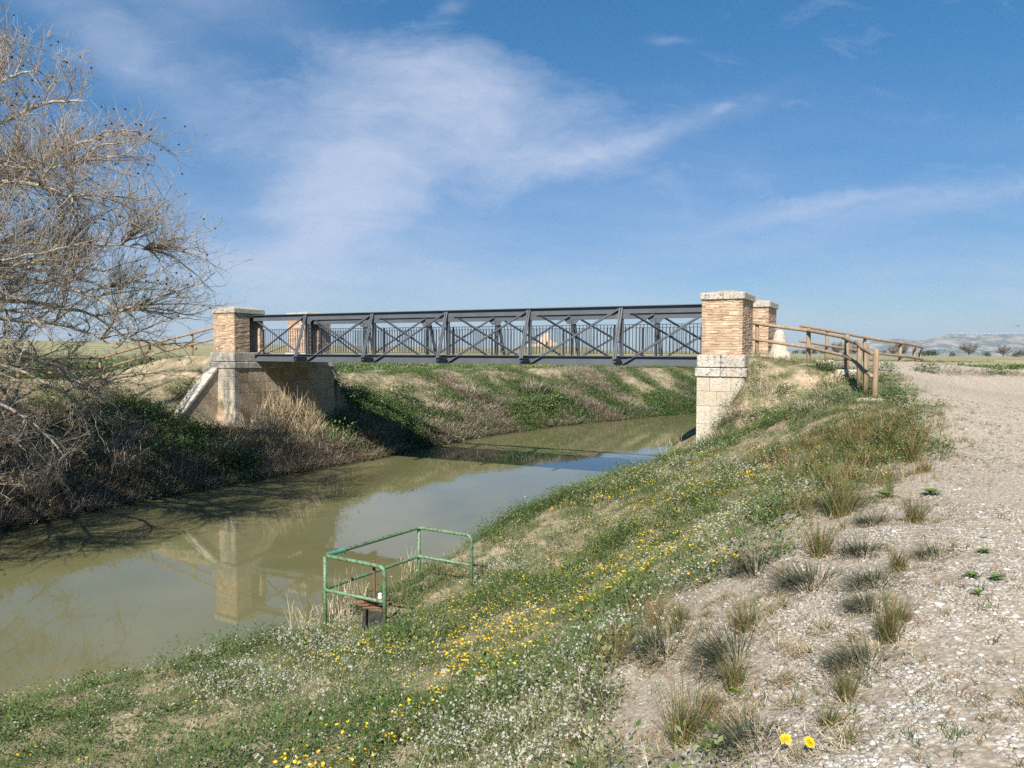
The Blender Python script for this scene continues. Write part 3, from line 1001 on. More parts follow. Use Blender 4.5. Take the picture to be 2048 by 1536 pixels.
def truss_bridge():
    root = bridge_empty('truss_footbridge', 0, 0, 0)
    tag(root, 'dark grey steel truss footbridge spanning the canal between brick pillars', 'bridge')
    T0, T1 = -.36, GAP + .36
    TOP, BOT, DECK = 6.0, 4.15, 4.44
    pan = 3.2
    bounds = [T0] + [GAP / 2 + pan * (i - 2) for i in range(5)] + [T1]
    S_C = (FAR_S + PD) / 2
    st, dk = M['steel'], M['black_steel']
    shared = {}
    for side, s in ((-1, 1.065), (1, 2 * S_C - 1.065)):
        ch = MB()
        ch.box(T0, T1, s - .15, s + .15, TOP - .022, TOP)
        ch.box(T0, T1, s - .055, s - .035, TOP - .235, TOP - .024)
        ch.box(T0, T1, s + .035, s + .055, TOP - .235, TOP - .024)
        ch.build('top_chord', st, root)
        bc = MB()
        bc.box(T0, T1, s - .15, s + .15, 4.425, 4.445)
        bc.box(T0, T1, s - .055, s - .035, BOT + .018, 4.423)
        bc.box(T0, T1, s + .035, s + .055, BOT + .018, 4.423)
        bc.box(T0, T1, s - .085, s + .085, BOT, BOT + .016)
        bc.build('bottom_chord', st, root)
        o_ = side
        for i, t in enumerate(bounds):
            ins = .10 if i == 0 else (-.10 if i == len(bounds) - 1 else 0)
            p = MB()
            p.box(t + ins - .05, t + ins + .05, s - .028, s + .028, BOT + .02, TOP - .025)
            p.box(t + ins - .012, t + ins + .012, s - .11, s + .11, BOT + .28, TOP - .24)
            post = p.build('vertical_post', st, root)
            if 0 < i < len(bounds) - 1:
                b_ = MB()
                e = s + o_ * .70
                b_.beam((t - .036, s + o_ * .10, TOP - .06), (t - .036, e, BOT + .10), .036, .05, (1, 0, 0))
                b_.beam((t + .036, s + o_ * .10, TOP - .06), (t + .036, e, BOT + .10), .036, .05, (1, 0, 0))
                for q in (.2, .4, .6, .8):
                    yy, zz = s + o_ * (.10 + .60 * q), TOP - .06 + (BOT + .16 - TOP) * q
                    b_.box(t - .04, t + .04, yy - .02, yy + .02, zz - .03, zz + .03)
                b_.build('raking_brace', st, root)
                fb = MB()
                if side < 0:
                    fb.box(t - .07, t + .07, s - .78, 2 * S_C - s + .78, BOT + .005, BOT + .022)
                    fb.box(t - .012, t + .012, s - .78, 2 * S_C - s + .78, BOT + .024, BOT + .19)
                    fb.box(t - .07, t + .07, s - .78, s - .16, BOT + .192, BOT + .21)
                    fb.box(t - .07, t + .07, 2 * S_C - s + .16, 2 * S_C - s + .78, BOT + .192, BOT + .21)
                    fb.build('floor_beam', st, root)
        for i in range(len(bounds) - 1):
            a, b = bounds[i], bounds[i + 1]
            if i == 0: a += .12
            if i == len(bounds) - 2: b -= .12
            za, zb = BOT + .06, TOP - .08
            d1 = MB()
            d1.beam((a + .06, s - .075, za), (b - .06, s - .075, zb), .012, .075)
            d1.beam((a + .06, s - .115, za - .034), (b - .06, s - .115, zb - .034), .07, .012)
            d1.build('diagonal', st, root)
            d2 = MB()
            d2.beam((a + .06, s + .075, zb), (b - .06, s + .075, za), .012, .075)
            d2.beam((a + .06, s + .020, zb + .038), (b - .06, s + .020, za + .038), .12, .012)
            d2.build('diagonal', st, root)
        for t in bounds[1:-1]:
            g = MB()
            g.poly([(t - .30, s - .062, TOP - .24), (t + .30, s - .062, TOP - .24), (t + .16, s - .062, TOP - .40), (t - .16, s - .062, TOP - .40),
                    (t - .30, s - .057, TOP - .24), (t + .30, s - .057, TOP - .24), (t + .16, s - .057, TOP - .40), (t - .16, s - .057, TOP - .40)],
                   [(3, 2, 1, 0), (4, 5, 6, 7), (0, 1, 5, 4), (1, 2, 6, 5), (2, 3, 7, 6), (3, 0, 4, 7)])
            g.build('gusset_plate', st, root)
        rs = s - side * .36
        nb = 6
        per = (GAP - .24) / nb
        key = None
        for i in range(nb):
            a = .12 + per * i
            if key is None:
                r = MB()
                r.box(0, per, -.022, .022, .985, 1.0)
                r.box(0, per, -.02, .02, .07, .085)
                n_ = int(per / .118)
                for j in range(1, n_):
                    x = per * j / n_
                    r.box(x - .0095, x + .0095, -.0075, .0075, .087, .983)
                key = r.mesh('railing_panel', dk)
            pnl = link('railing_panel', key, root, (a, rs, DECK))
            q = MB()
            q.box(-.022, .022, -.03, .03, 0, .99)
            q.build('railing_post', dk, root, loc=(a + .0, rs, DECK))
    d = MB()
    n_ = 92
    for j in range(n_):
        x0 = -.30 + (GAP + .6) * j / n_
        x1 = -.30 + (GAP + .6) * (j + 1) / n_ - .012
        d.box(x0, x1, 1.065 + .16, 2 * S_C - 1.065 - .16, DECK - .075, DECK - .004)
    d.build('deck', M['deck'], root)
    return root


truss_bridge()

# ------------------------------------------------------------------ guard stone, timber handrails
def guard_stone():
    mb = MB()
    rings = [(0.0, .36, .34), (.10, .355, .335), (.26, .33, .31), (.34, .27, .26), (.60, .225, .22), (.85, .18, .175), (.98, .13, .125), (1.02, .05, .05)]
    n = 14
    rnd = random.Random(5)
    for z, a, b in rings:
        for j in range(n):
            q = 2 * math.pi * j / n
            e = 1 + rnd.uniform(-.04, .04)
            c, s = math.cos(q), math.sin(q)
            k = 1.0 if z > .3 else 1.0 / max(abs(c), abs(s)) ** .6
            mb.v.append((a * c * e * k, b * s * e * k, z))
    for i in range(len(rings) - 1):
        for j in range(n):
            k = (j + 1) % n
            mb.f.append((i * n + j, i * n + k, (i + 1) * n + k, (i + 1) * n + j))
    mb.f.append(tuple((len(rings) - 1) * n + j for j in range(n)))
    x, y, _ = BW(GAP + PW + .33, FAR_S + .10)
    o = mb.build('guard_stone', M['limestone'], None, True, (x, y, gz(x, y) - .08))
    tag(o, 'pale conical guard stone at the foot of a brick pillar', 'guard stone')


guard_stone()


def handrail(posts, label, offs=(0, 0), heights=(1.0, .52), start=None, end=None, slabs=(), h=1.08, first_ext=None, feet=None):
    root = empty('timber_fence', (posts[0][0], posts[0][1], gz(*posts[0])))
    org = Vector(root.location)
    tag(root, label, 'fence', 'round timber fences at the bridge ends')
    rnd = random.Random(len(label) + int(posts[0][0] * 10))
    P = [Vector((x, y, z)) for (x, y), z in ((p, gz(*p)) for p in posts)]
    if feet:
        for p, z in zip(P, feet):
            p.z = z
    for i, p in enumerate(P):
        mb = MB()
        lean = Vector((rnd.uniform(-.015, .015), rnd.uniform(-.015, .015), 0))
        r = .059 + rnd.uniform(-.004, .006)
        mb.tube([Vector((p.x, p.y, min(p.z, gz(p.x, p.y)) - .25)) - org, p - org + lean * .5 + Vector((0, 0, .5)), p - org + lean + Vector((0, 0, h - .015)), p - org + lean + Vector((0, 0, h))],
                [r, r, r * .99, r * .86], 12)
        post = mb.build('post', M['wood'], root, True)
        if i in slabs:
            sb = MB()
            n = 9
            top = []
            for z in (-.10, .025, .05):
                for j in range(n):
                    q = 2 * math.pi * j / n
                    e = (.24 if z < .04 else .19) * (1 + .18 * math.sin(j * 2.3 + i))
                    sb.v.append((p.x - org.x + e * math.cos(q) * 1.3, p.y - org.y + e * math.sin(q), gz(p.x, p.y) - org.z + z))
            for k in range(2):
                for j in range(n):
                    jj = (j + 1) % n
                    sb.f.append((k * n + j, k * n + jj, (k + 1) * n + jj, (k + 1) * n + j))
            sb.f.append(tuple(2 * n + j for j in range(n)))
            sb.build('footing', M['concrete'], root)
    for i in range(len(P) - 1):
        a, b = P[i], P[i + 1]
        d = (b - a).normalized()
        nrm = Vector((d.y, -d.x, 0)).normalized()
        for hh in heights:
            A = a + Vector((0, 0, hh)) + nrm * (.088 * (1 if offs[0] >= 0 else -1)) - d * .12
            B = b + Vector((0, 0, hh)) + nrm * (.088 * (1 if offs[0] >= 0 else -1)) + d * .16
            if i == 0 and first_ext is not None:
                A = A - d * first_ext
            A.z += rnd.uniform(-.01, .03)
            mid = (A + B) / 2 + Vector((rnd.uniform(-.01, .01), 0, rnd.uniform(-.015, .015)))
            r = .045 + rnd.uniform(-.004, .005)
            mb = MB()
            mb.tube([A - org, A - org + d * .02, mid - org, B - org - d * .02, B - org], [r * .85, r, r, r * .97, r * .84], 12)
            mb.build('rail', M['wood'], root, True)
    return root


NEAR_FENCE = [(7.36, 23.8), (8.58, 22.9), (9.0, 21.3), (8.69, 19.8), (8.19, 18.3), (7.8, 17.0)]
handrail(NEAR_FENCE, 'timber fence curving from the near brick pillar down towards the weedy slope', (1, 0), slabs=(1, 2, 5), first_ext=.5, feet=(4.44, 4.20, 3.97, 3.80, 3.65, 3.55))
handrail([(10.4, 26.2), (12.2, 27.4), (14.2, 29.0), (15.9, 31.3), (17.0, 33.0)], 'timber fence flaring away past the guard stone towards the open fields', (1, 0), slabs=(0,), first_ext=1.4)
handrail([(-13.75, 34.0), (-16.2, 35.4), (-17.6, 33.8), (-18.6, 29.8)], 'timber fence behind the bare tree, joined to the twig veiled pillar', (-1, 0), slabs=(0,), first_ext=1.5)
handrail([(-10.9, 38.4), (-12.9, 39.8), (-15.0, 41.2)], 'timber fence seen through the railing beside the pillar there', (1, 0), first_ext=.7)

# ------------------------------------------------------------------ green pipe rail and sluice gate
def pipe_path(pts, r_bend):
    """Rounds the corners of a polyline."""
    P = [Vector(p) for p in pts]
    out = [P[0]]
    for a, b, c in zip(P[:-2], P[1:-1], P[2:]):
        da, dc = (a - b), (c - b)
        ra = min(r_bend, da.length * .45, dc.length * .45)
        s, e = b + da.normalized() * ra, b + dc.normalized() * ra
        for i in range(7):
            q = i / 6
            out.append(s * (1 - q) ** 2 + b * 2 * q * (1 - q) + e * q * q)
    out.append(P[-1])
    return out


def green_rail():
    zt = 1.36
    p1, p2, p3, p4 = (at_depth(769, 1150, 11.5), at_depth(650, 1130, 12.15), at_depth(838, 1068, 14.15), at_depth(943, 1080, 13.55))
    pts = [Vector((p[0], p[1], zt)) for p in (p1, p2, p3, p4)]
    root = empty('pipe_railing', (pts[0].x, pts[0].y, gz(pts[0].x, pts[0].y)))
    org = Vector(root.location)
    tag(root, 'faded green pipe railing around a sluice at the water edge', 'railing')
    L = [p - org for p in pts]
    foot = [Vector((p.x, p.y, gz(p.x, p.y) - .15)) - org for p in pts]
    r = .031
    mb = MB()
    mb.tube(pipe_path([foot[0], L[0], L[1], L[2], L[3], foot[3]], .12), r, 12)
    mb.build('top_rail', M['green_paint'], root, True)
    dn = Vector((0, 0, -.52))
    mb = MB()
    out = []
    for a, b in ((0, 1), (1, 2), (2, 3)):
        pass
    mid = pipe_path([L[0] + dn, L[1] + dn + (L[1] - L[2]).normalized() * .045, L[2] + dn, L[3] + dn], .10)
    mb.tube(mid, .028, 12)
    mb.build('mid_rail', M['green_paint'], root, True)
    for i in (1, 2):
        mb = MB()
        mb.tube([foot[i], L[i] - Vector((0, 0, .01))], .031, 12)
        mb.build('post', M['green_paint'], root, True)
    # cord wound round the corner
    cd = MB()
    d = (pts[2] - pts[1])
    rr = []
    for i in range(60):
        q = .02 + .16 * i / 59
        c = pts[1] + d * q
        a = i * 1.1
        sd = d.normalized().cross(Vector((0, 0, 1)))
        rr.append(c + (sd * math.cos(a) + Vector((0, 0, 1)) * math.sin(a)) * .034)
    c0 = rr[0]
    rr = [Vector((c0.x - .03, c0.y - .04, c0.z - .55 + .0)), Vector((c0.x - .06, c0.y - .04, c0.z - .35)), Vector((c0.x - .045, c0.y - .03, c0.z - .12))] + rr
    rr += [rr[-1] + Vector((.03, 0, -.10)), rr[-1] + Vector((.01, .0, -.22))]
    cd.tube(rr, .006, 5)
    o = cd.build('cord', M['teal_cord'], None, True)
    tag(o, 'teal cord wound round the corner of the green pipe railing', 'cord')
    return pts


GR = green_rail()


def sluice():
    b = at_depth(748, 1243, 11.75)
    z0 = gz(b[0], b[1])
    root = empty('sluice_gate', (b[0], b[1], z0))
    tag(root, 'rusty screw sluice gate with a tall rod inside the green railing', 'sluice gate')
    S = 1 / 134.0                              # metres per photo pixel here
    mb = MB()
    mb.cbox(-.16, -.10, -.10, .10, -.3, .28, .008)
    mb.cbox(.12, .18, -.10, .10, -.3, .28, .008)
    mb.cbox(-.10, .12, -.03, .03, -.3, .22, .006)
    mb.build('timber_frame', M['dark_iron'], root)
    br = MB()
    br.cbox(-.17, .19, -.05, .05, .285, .318, .01)
    br.cbox(-.24, -.06, -.04, .04, .322, .355, .014)
    br.beam((-.46, .10, .40), (.40, -.08, .36), .022, .022)
    br.build('crosshead', M['rust'], root)
    yk = MB()
    yk.tube([(-.27, 0, .352), (-.12, .02, .40), (.02, 0, .385), (.15, -.02, .42), (.24, 0, .43)], [.035, .045, .06, .04, .022], 9)
    yk.build('yoke', M['rust'], root, True)
    rod = MB()
    pts, rad = [], []
    for i in range(64):
        z = .30 + .72 * i / 63
        pts.append((.01 + .01 * i / 63 * -1, 0, z))
        rad.append(.021 if i % 2 else .0235)
    rod.tube(pts, rad, 10)
    rod.build('screw_rod', M['rust'], root, True)
    ins = MB()
    prof = [(0, .03), (.02, .034), (.035, .024), (.05, .036), (.07, .036), (.085, .022), (.10, .03), (.115, .028), (.125, .012)]
    ins.tube([(.075, 0, z) for z, _ in prof], [r for _, r in prof], 12)
    o = ins.build('insulator', M['white_plastic'], None, True, (b[0] + .02, b[1] - .02, z0 + .40))
    tag(o, 'white ceramic insulator sitting on the rusty sluice gate', 'insulator')


sluice()
# ------------------------------------------------------------------ plants: templates and scatter
def quads_template(fn, seed):
    """fn(rnd, add) calls add(quad points 4x3, tint, material index)."""
    rnd = random.Random(seed)
    Vv, F, T, Mi = [], [], [], []

    def add(q, tint, mi=0):
        b = len(Vv)
        Vv.extend(q)
        T.extend([tint] * 4)
        F.append((b, b + 1, b + 2, b + 3))
        Mi.append(mi)
    fn(rnd, add)
    return np.array(Vv, float), np.array(F, int), np.array(T, float), np.array(Mi, int)


def leaf_quad(base, d, up, length, width):
    d = Vector(d).normalized()
    s = d.cross(Vector(up))
    s = s.normalized() if s.length > 1e-6 else Vector((1, 0, 0))
    b = Vector(base)
    return [tuple(b), tuple(b + d * length * .5 + s * width * .5), tuple(b + d * length), tuple(b + d * length * .5 - s * width * .5)]


def blade(add, rnd, base, d, length, width, bend, tint, mi=0, seg=2):
    """A bent, tapering blade."""
    p = Vector(base)
    d = Vector(d).normalized()
    s = Vector((d.y, -d.x, 0))
    s = (s.normalized() if s.length > 1e-5 else Vector((1, 0, 0))) * width * .5
    a = rnd.uniform(0, 6.28)
    if d.z > .9:
        s = Vector((math.cos(a), math.sin(a), 0)) * width * .5
    for i in range(seg):
        w0, w1 = 1 - i / seg * .6, (1 - (i + 1) / seg * .6) if i < seg - 1 else .15
        q = p + d * (length / seg)
        add([tuple(p - s * w0), tuple(p + s * w0), tuple(q + s * w1), tuple(q - s * w1)], tint + rnd.uniform(-.06, .06), mi)
        p = q
        h = Vector((d.x, d.y, 0))
        h = h.normalized() if h.length > 1e-4 else Vector((math.cos(a), math.sin(a), 0))
        d = (d + h * bend * .6 + Vector((0, 0, -bend))).normalized()


def cone_dir(rnd, spread):
    a = rnd.uniform(0, 6.283)
    q = spread * math.sqrt(rnd.random())
    return Vector((math.sin(q) * math.cos(a), math.sin(q) * math.sin(a), math.cos(q)))


def t_weed(rnd, add, n=26, R_=.10, H=.10, tint=.4, lw=(.012, .03)):
    for _ in range(n):
        a, r = rnd.uniform(0, 6.283), R_ * math.sqrt(rnd.random())
        z = rnd.random() ** 1.4 * H
        d = Vector((math.cos(a), math.sin(a), rnd.uniform(-.1, 1.1)))
        d += Vector((rnd.uniform(-.6, .6), rnd.uniform(-.6, .6), 0))
        L = rnd.uniform(lw[0], lw[1]) * 1.6
        add(leaf_quad((r * math.cos(a), r * math.sin(a), z), d, (rnd.uniform(-.5, .5), rnd.uniform(-.5, .5), 1), L, L * rnd.uniform(.3, .55)), tint + rnd.uniform(-.2, .2))


def t_white(rnd, add):
    t_weed(rnd, add, 16, .10, .10, .6, (.007, .015))
    for _ in range(6):
        a, r = rnd.uniform(0, 6.283), .09 * math.sqrt(rnd.random())
        h = rnd.uniform(.09, .20)
        b = Vector((r * math.cos(a), r * math.sin(a), 0))
        d = cone_dir(rnd, .35)
        blade(add, rnd, b, d, h, .0045, 0.05, .62, 0, 1)
        tip = b + d * h
        for _k in range(rnd.randint(2, 4)):
            c = tip + Vector((rnd.uniform(-.016, .016), rnd.uniform(-.016, .016), rnd.uniform(-.02, .012)))
            n = cone_dir(rnd, .9)
            u = n.cross(Vector((1, 0, 0))).normalized()
            w = n.cross(u)
            L = rnd.uniform(.0042, .0082)
            for q in ((u, w), (w, u)):
                add([tuple(c - q[0] * L - q[1] * L * .32), tuple(c + q[0] * L - q[1] * L * .32), tuple(c + q[0] * L + q[1] * L * .32), tuple(c - q[0] * L + q[1] * L * .32)], rnd.random(), 1)


def t_yellow(rnd, add):
    t_weed(rnd, add, 20, .11, .06, .25, (.009, .018))
    for _ in range(rnd.randint(2, 4)):
        a, r = rnd.uniform(0, 6.283), .10 * math.sqrt(rnd.random())
        h = rnd.uniform(.07, .13)
        b = Vector((r * math.cos(a), r * math.sin(a), 0))
        d = cone_dir(rnd, .3)
        blade(add, rnd, b, d, h, .004, 0.03, .3, 0, 1)
        c = b + d * h
        n = (cone_dir(rnd, .5) + Vector((-.2, -.45, 0))).normalized()
        u = n.cross(Vector((1, 0, 0))).normalized()
        w = n.cross(u)
        L = rnd.uniform(.010, .0155)
        tint = rnd.random()
        for k in range(4):
            q0, q1, q2 = [2 * math.pi * (k + f) / 4 for f in (0, .5, 1)]
            e = lambda q, m_=1: tuple(c + (u * math.cos(q) + w * math.sin(q)) * L * m_ + n * .002)
            add([tuple(c), e(q0), e(q1, 1.02), e(q2)], tint, 2)


def t_grass(rnd, add, n=16, H=.12, spread=.7, tint=.35, w=.0042, R_=.05, bend=.35):
    for _ in range(n):
        a, r = rnd.uniform(0, 6.283), R_ * math.sqrt(rnd.random())
        blade(add, rnd, (r * math.cos(a), r * math.sin(a), -.01), cone_dir(rnd, spread), H * rnd.uniform(.5, 1.1), w, bend, tint + rnd.uniform(-.15, .2))


def scatter(name, temps, pos, rz, scale, tint_off, mats, label, cat, kind='stuff', zs=None, lean=None, group=None, parent=None):
    """Writes many copies of some templates into ONE mesh."""
    n = len(pos)
    pick = np.random.RandomState(n).randint(0, len(temps), n)
    VV, FF, TT, MM = [], [], [], []
    base = 0
    for ti, (v, f, t, mi) in enumerate(temps):
        ix = np.nonzero(pick == ti)[0]
        if not len(ix): continue
        c, s = np.cos(rz[ix])[:, None], np.sin(rz[ix])[:, None]
        sc = scale[ix][:, None]
        x = (v[None, :, 0] * c - v[None, :, 1] * s) * sc + pos[ix, 0][:, None]
        y = (v[None, :, 0] * s + v[None, :, 1] * c) * sc + pos[ix, 1][:, None]
        zz = v[None, :, 2] * sc * (1.0 if zs is None else zs[ix][:, None])
        if lean is not None:
            x = x + zz * lean[ix, 0][:, None]
            y = y + zz * lean[ix, 1][:, None]
        z = zz + pos[ix, 2][:, None]
        VV.append(np.stack([x, y, z], -1).reshape(-1, 3))
        TT.append(np.clip(t[None, :] + tint_off[ix][:, None], 0, 1).ravel())
        off = base + np.arange(len(ix))[:, None, None] * len(v)
        FF.append((f[None] + off).reshape(-1, f.shape[1]))
        MM.append(np.tile(mi, len(ix)))
        base += len(ix) * len(v)
    me = np_mesh(name, np.concatenate(VV), np.concatenate(FF), mats, np.concatenate(MM), {'tint': np.concatenate(TT)})
    o = link(name, me, parent)
    if label:
        tag(o, label, cat, group, kind)
    return o


RS = np.random.RandomState(7)
MATS3 = [M['weed'], M['white_petal'], M['yellow_petal']]


def near_points(n, xr=(-10, 10), yr=(1.5, 29), power=1.0):
    """Random points on the near bank, thinned with distance."""
    x = RS.uniform(xr[0], xr[1], n)
    y = yr[0] + (yr[1] - yr[0]) * RS.uniform(0, 1, n) ** power
    sn = sdist(NEAR_EDGE, x, y)
    tan = x / y
    k = (sn > .12) & (tan < .80) & (tan > -.85)
    return x[k], y[k], sn[k]


def pick_by(dens, x, y, sn, z=None):
    k = RS.uniform(0, 1, len(x)) < dens
    return x[k], y[k], sn[k]


def world_blob(pxs, rad):
    """A soft mask around surveyed ground points."""
    C = hit_many([(a, b) for a, b, *_ in pxs])
    rr = [p[2] if len(p) > 2 else rad for p in pxs]

    def f(x, y):
        m_ = np.zeros_like(x)
        for (cx, cy, _z), r in zip(C, rr):
            m_ = np.maximum(m_, np.exp(-((x - cx) ** 2 + (y - cy) ** 2) / r ** 2))
        return m_
    return f


in_yellow = world_blob([(1400, 1000, 1.6), (1450, 1050, .9), (1250, 1110, 1.2), (1150, 1170, 1.1), (1050, 1200, 1.0), (1000, 1260, .9), (880, 1270, .8), (760, 1300, .7),
                        (960, 1330, .6), (820, 1420, .35), (720, 1500, .4), (640, 1520, .3), (1250, 1170, .8), (1280, 960, 1.4), (1500, 1130, .5)], 1.0)
in_white = world_blob([(1150, 1400, .8), (1050, 1450, .6), (950, 1480, .5), (1200, 1300, .7), (1100, 1520, .5), (860, 1500, .4), (1350, 950, 1.1), (1480, 970, .9), (1550, 1010, .7), (1430, 1090, .5), (650, 1310, .9),
                       (500, 1370, .9), (560, 1400, .6), (1200, 960, 1.4), (1300, 880, 1.2), (600, 1290, .6), (760, 1350, .5), (1000, 1150, .6), (1340, 1200, .5)], 1.0)
in_red = world_blob([(1700, 880, 1.6), (1800, 900, 1.0), (1740, 960, .9), (1820, 850, 1.2), (1640, 1000, .7), (1680, 1100, .4), (1250, 1290, .25), (1560, 930, 1.0)], 1.0)
in_bare = world_blob([(770, 1222, .55), (900, 1125, .45), (850, 1262, .30), (1470, 905, .45), (1560, 880, .5), (1420, 965, .30), (1620, 800, .5), (1500, 1000, .3), (1390, 1060, .45), (1330, 1075, .35), (1530, 870, .55), (1600, 760, .7), (1480, 1090, .3), (830, 1240, .45), (870, 1200, .4), (280, 1385, .35), (330, 1410, .25), (360, 1470, .3), (240, 1375, .25), (1310, 1460, .3),
                      (1390, 1350, .35), (1290, 1310, .2), (950, 1130, .3), (800, 1190, .5), (1450, 1180, .35), (460, 1430, .25)], .4)


def build_near_plants():
    # weeds everywhere off the path
    w_t = [quads_template(lambda r, a, k=k: (t_weed(r, a, 30 + 3 * k, .11, .045 + .016 * k, (.25, .45, .6, .35, .72)[k], (.008, .017)), t_grass(r, a, 7, .09, 1.0, .5, .003, .09)), 50 + k) for k in range(5)]
    x, y, sn = near_points(62000, power=1.35)
    pm = path_mask(x, y, sn)
    clump = fbm(x * 1.3, y * 1.3, 90)
    dens = np.clip((1 - pm * 1.05), 0, 1) * np.clip((clump - .24) * 3.2, .12, 1) * (1 - .85 * in_bare(x, y)) * (1 - .12 * sstep(-.5, -2.5, x) * sstep(11, 8, y))
    dens = np.where(y > 24.5, 0, dens)
    x, y, sn = pick_by(dens, x, y, sn)
    z = ground_z(x, y)
    n = len(x)
    tint = (fbm(x * .8, y * .8, 91) - .5) * .9 - .12 * sstep(12, 20, y) + RS.normal(0, .06, n)
    scatter('weeds', w_t, np.stack([x, y, z - .008], -1), RS.uniform(0, 6.28, n), RS.uniform(.65, 1.55, n) * (1 + .30 * sstep(8, 18, y)), tint, [M['weed']], 'low green and grey weeds carpeting the near bank', 'weeds')
    # taller leafy clumps, in patches
    tall = [quads_template(lambda r, a, k=k: (t_weed(r, a, 90, .20, .20 + .03 * k, (.10, .22, .32, .15)[k], (.016, .032)), t_grass(r, a, 10, .26, .7, .3, .005, .15)), 60 + k) for k in range(4)]
    x, y, sn = near_points(22000, power=1.15)
    pm = path_mask(x, y, sn)
    dens = np.clip((fbm(x * .75, y * .75, 97) - .44) * 4, .04, 1) * (1 - pm) * (1 - .9 * in_bare(x, y)) * (.32 + .68 * sstep(8, 14, y)) * (1 - .45 * sstep(-.5, -2.5, x) * sstep(11, 8, y))
    x, y, sn = pick_by(np.where(y > 24.5, 0, dens), x, y, sn)
    n = len(x)
    scatter('leafy_weeds', tall, np.stack([x, y, ground_z(x, y) - .01], -1), RS.uniform(0, 6.28, n), RS.uniform(.6, 1.45, n), RS.normal(.09, .15, n), [M['weed']], 'taller dark green leafy weeds in patches on the near bank', 'weeds')
    # white flowers
    wh = [quads_template(t_white, 70 + k) for k in range(5)]
    x, y, sn = near_points(60000, power=1.3)
    pm = path_mask(x, y, sn)
    dens = (.95 * in_white(x, y) + .10 * (fbm(x * .9, y * .9, 33) > .5)) * (1 - pm) * (1 - .9 * in_bare(x, y)) * np.clip((fbm(x * 2.2, y * 2.2, 92) - .25) * 3, .1, 1)
    x, y, sn = pick_by(np.where(y > 24, 0, dens), x, y, sn)
    n = len(x)
    scatter('white_wildflowers', wh, np.stack([x, y, ground_z(x, y) - .01], -1), RS.uniform(0, 6.28, n), RS.uniform(.75, 1.4, n) * (1 + .25 * sstep(6, 14, y)), RS.normal(0, .08, n), MATS3, 'tiny white wildflowers massed on the near bank', 'wildflowers')
    # yellow flowers
    ye = [quads_template(t_yellow, 80 + k) for k in range(5)]
    x, y, sn = near_points(52000, power=1.25)
    pm = path_mask(x, y, sn)
    dens = (1.0 * in_yellow(x, y) ** .8 + .012) * (1 - pm) * (1 - .9 * in_bare(x, y)) * np.clip((fbm(x * 1.9, y * 1.9, 94) - .28) * 4, .06, 1)
    x, y, sn = pick_by(np.where(y > 24, 0, dens), x, y, sn)
    n = len(x)
    scatter('yellow_wildflowers', ye, np.stack([x, y, ground_z(x, y) - .01], -1), RS.uniform(0, 6.28, n), RS.uniform(.65, 1.25, n), RS.normal(0, .08, n), MATS3, 'small yellow wildflowers in a band across the near bank', 'wildflowers')
    # grass
    gr = [quads_template(lambda r, a, k=k: t_grass(r, a, 14, .10 + .02 * k, .8, (.3, .45, .2, .5)[k]), 100 + k) for k in range(4)]
    x, y, sn = near_points(30000, power=1.3)
    pm = path_mask(x, y, sn)
    red = in_red(x, y)
    edge = np.exp(-sn / .35)
    dens = (np.clip((fbm(x * 1.1, y * 1.1, 40) - .44) * 3.2, 0.05, 1) * .5 + edge * 1.5 + red * 1.0) * (1 - np.where(red > .3, .7 * pm, .985 * pm)) * (1 - .85 * in_bare(x, y))
    x, y, sn = pick_by(np.where(y > 25, 0, dens), x, y, sn)
    n = len(x)
    red = in_red(x, y)
    scatter('grass', gr, np.stack([x, y, ground_z(x, y)], -1), RS.uniform(0, 6.28, n), RS.uniform(.6, 1.2, n) * (1 + 1.1 * red + .5 * np.exp(-sn / .4)), RS.normal(0, .10, n) + .40 * red, [M['blade']], 'green and rust coloured grass on the near bank', 'grass')
    # dry litter and straw at the water edge
    ed = [quads_template(lambda r, a, k=k: t_grass(r, a, 9, .30, .6, .5, .004, .10, .22), 130 + k) for k in range(3)]
    x, y, sn = near_points(9000, power=1.0)
    dens = np.exp(-((sn - .3) / .3) ** 2) * .35 * sstep(10.5, 13, y) * (1 - .5 * sstep(18, 24, y))
    x, y, sn = pick_by(dens, x, y, sn)
    n = len(x)
    scatter('dry_grass', ed, np.stack([x, y, ground_z(x, y)], -1), RS.uniform(0, 6.28, n), RS.uniform(.5, 1.3, n), RS.normal(0, .15, n), [M['straw']], 'dry straw coloured grass fringing the near water edge', 'grass')


build_near_plants()


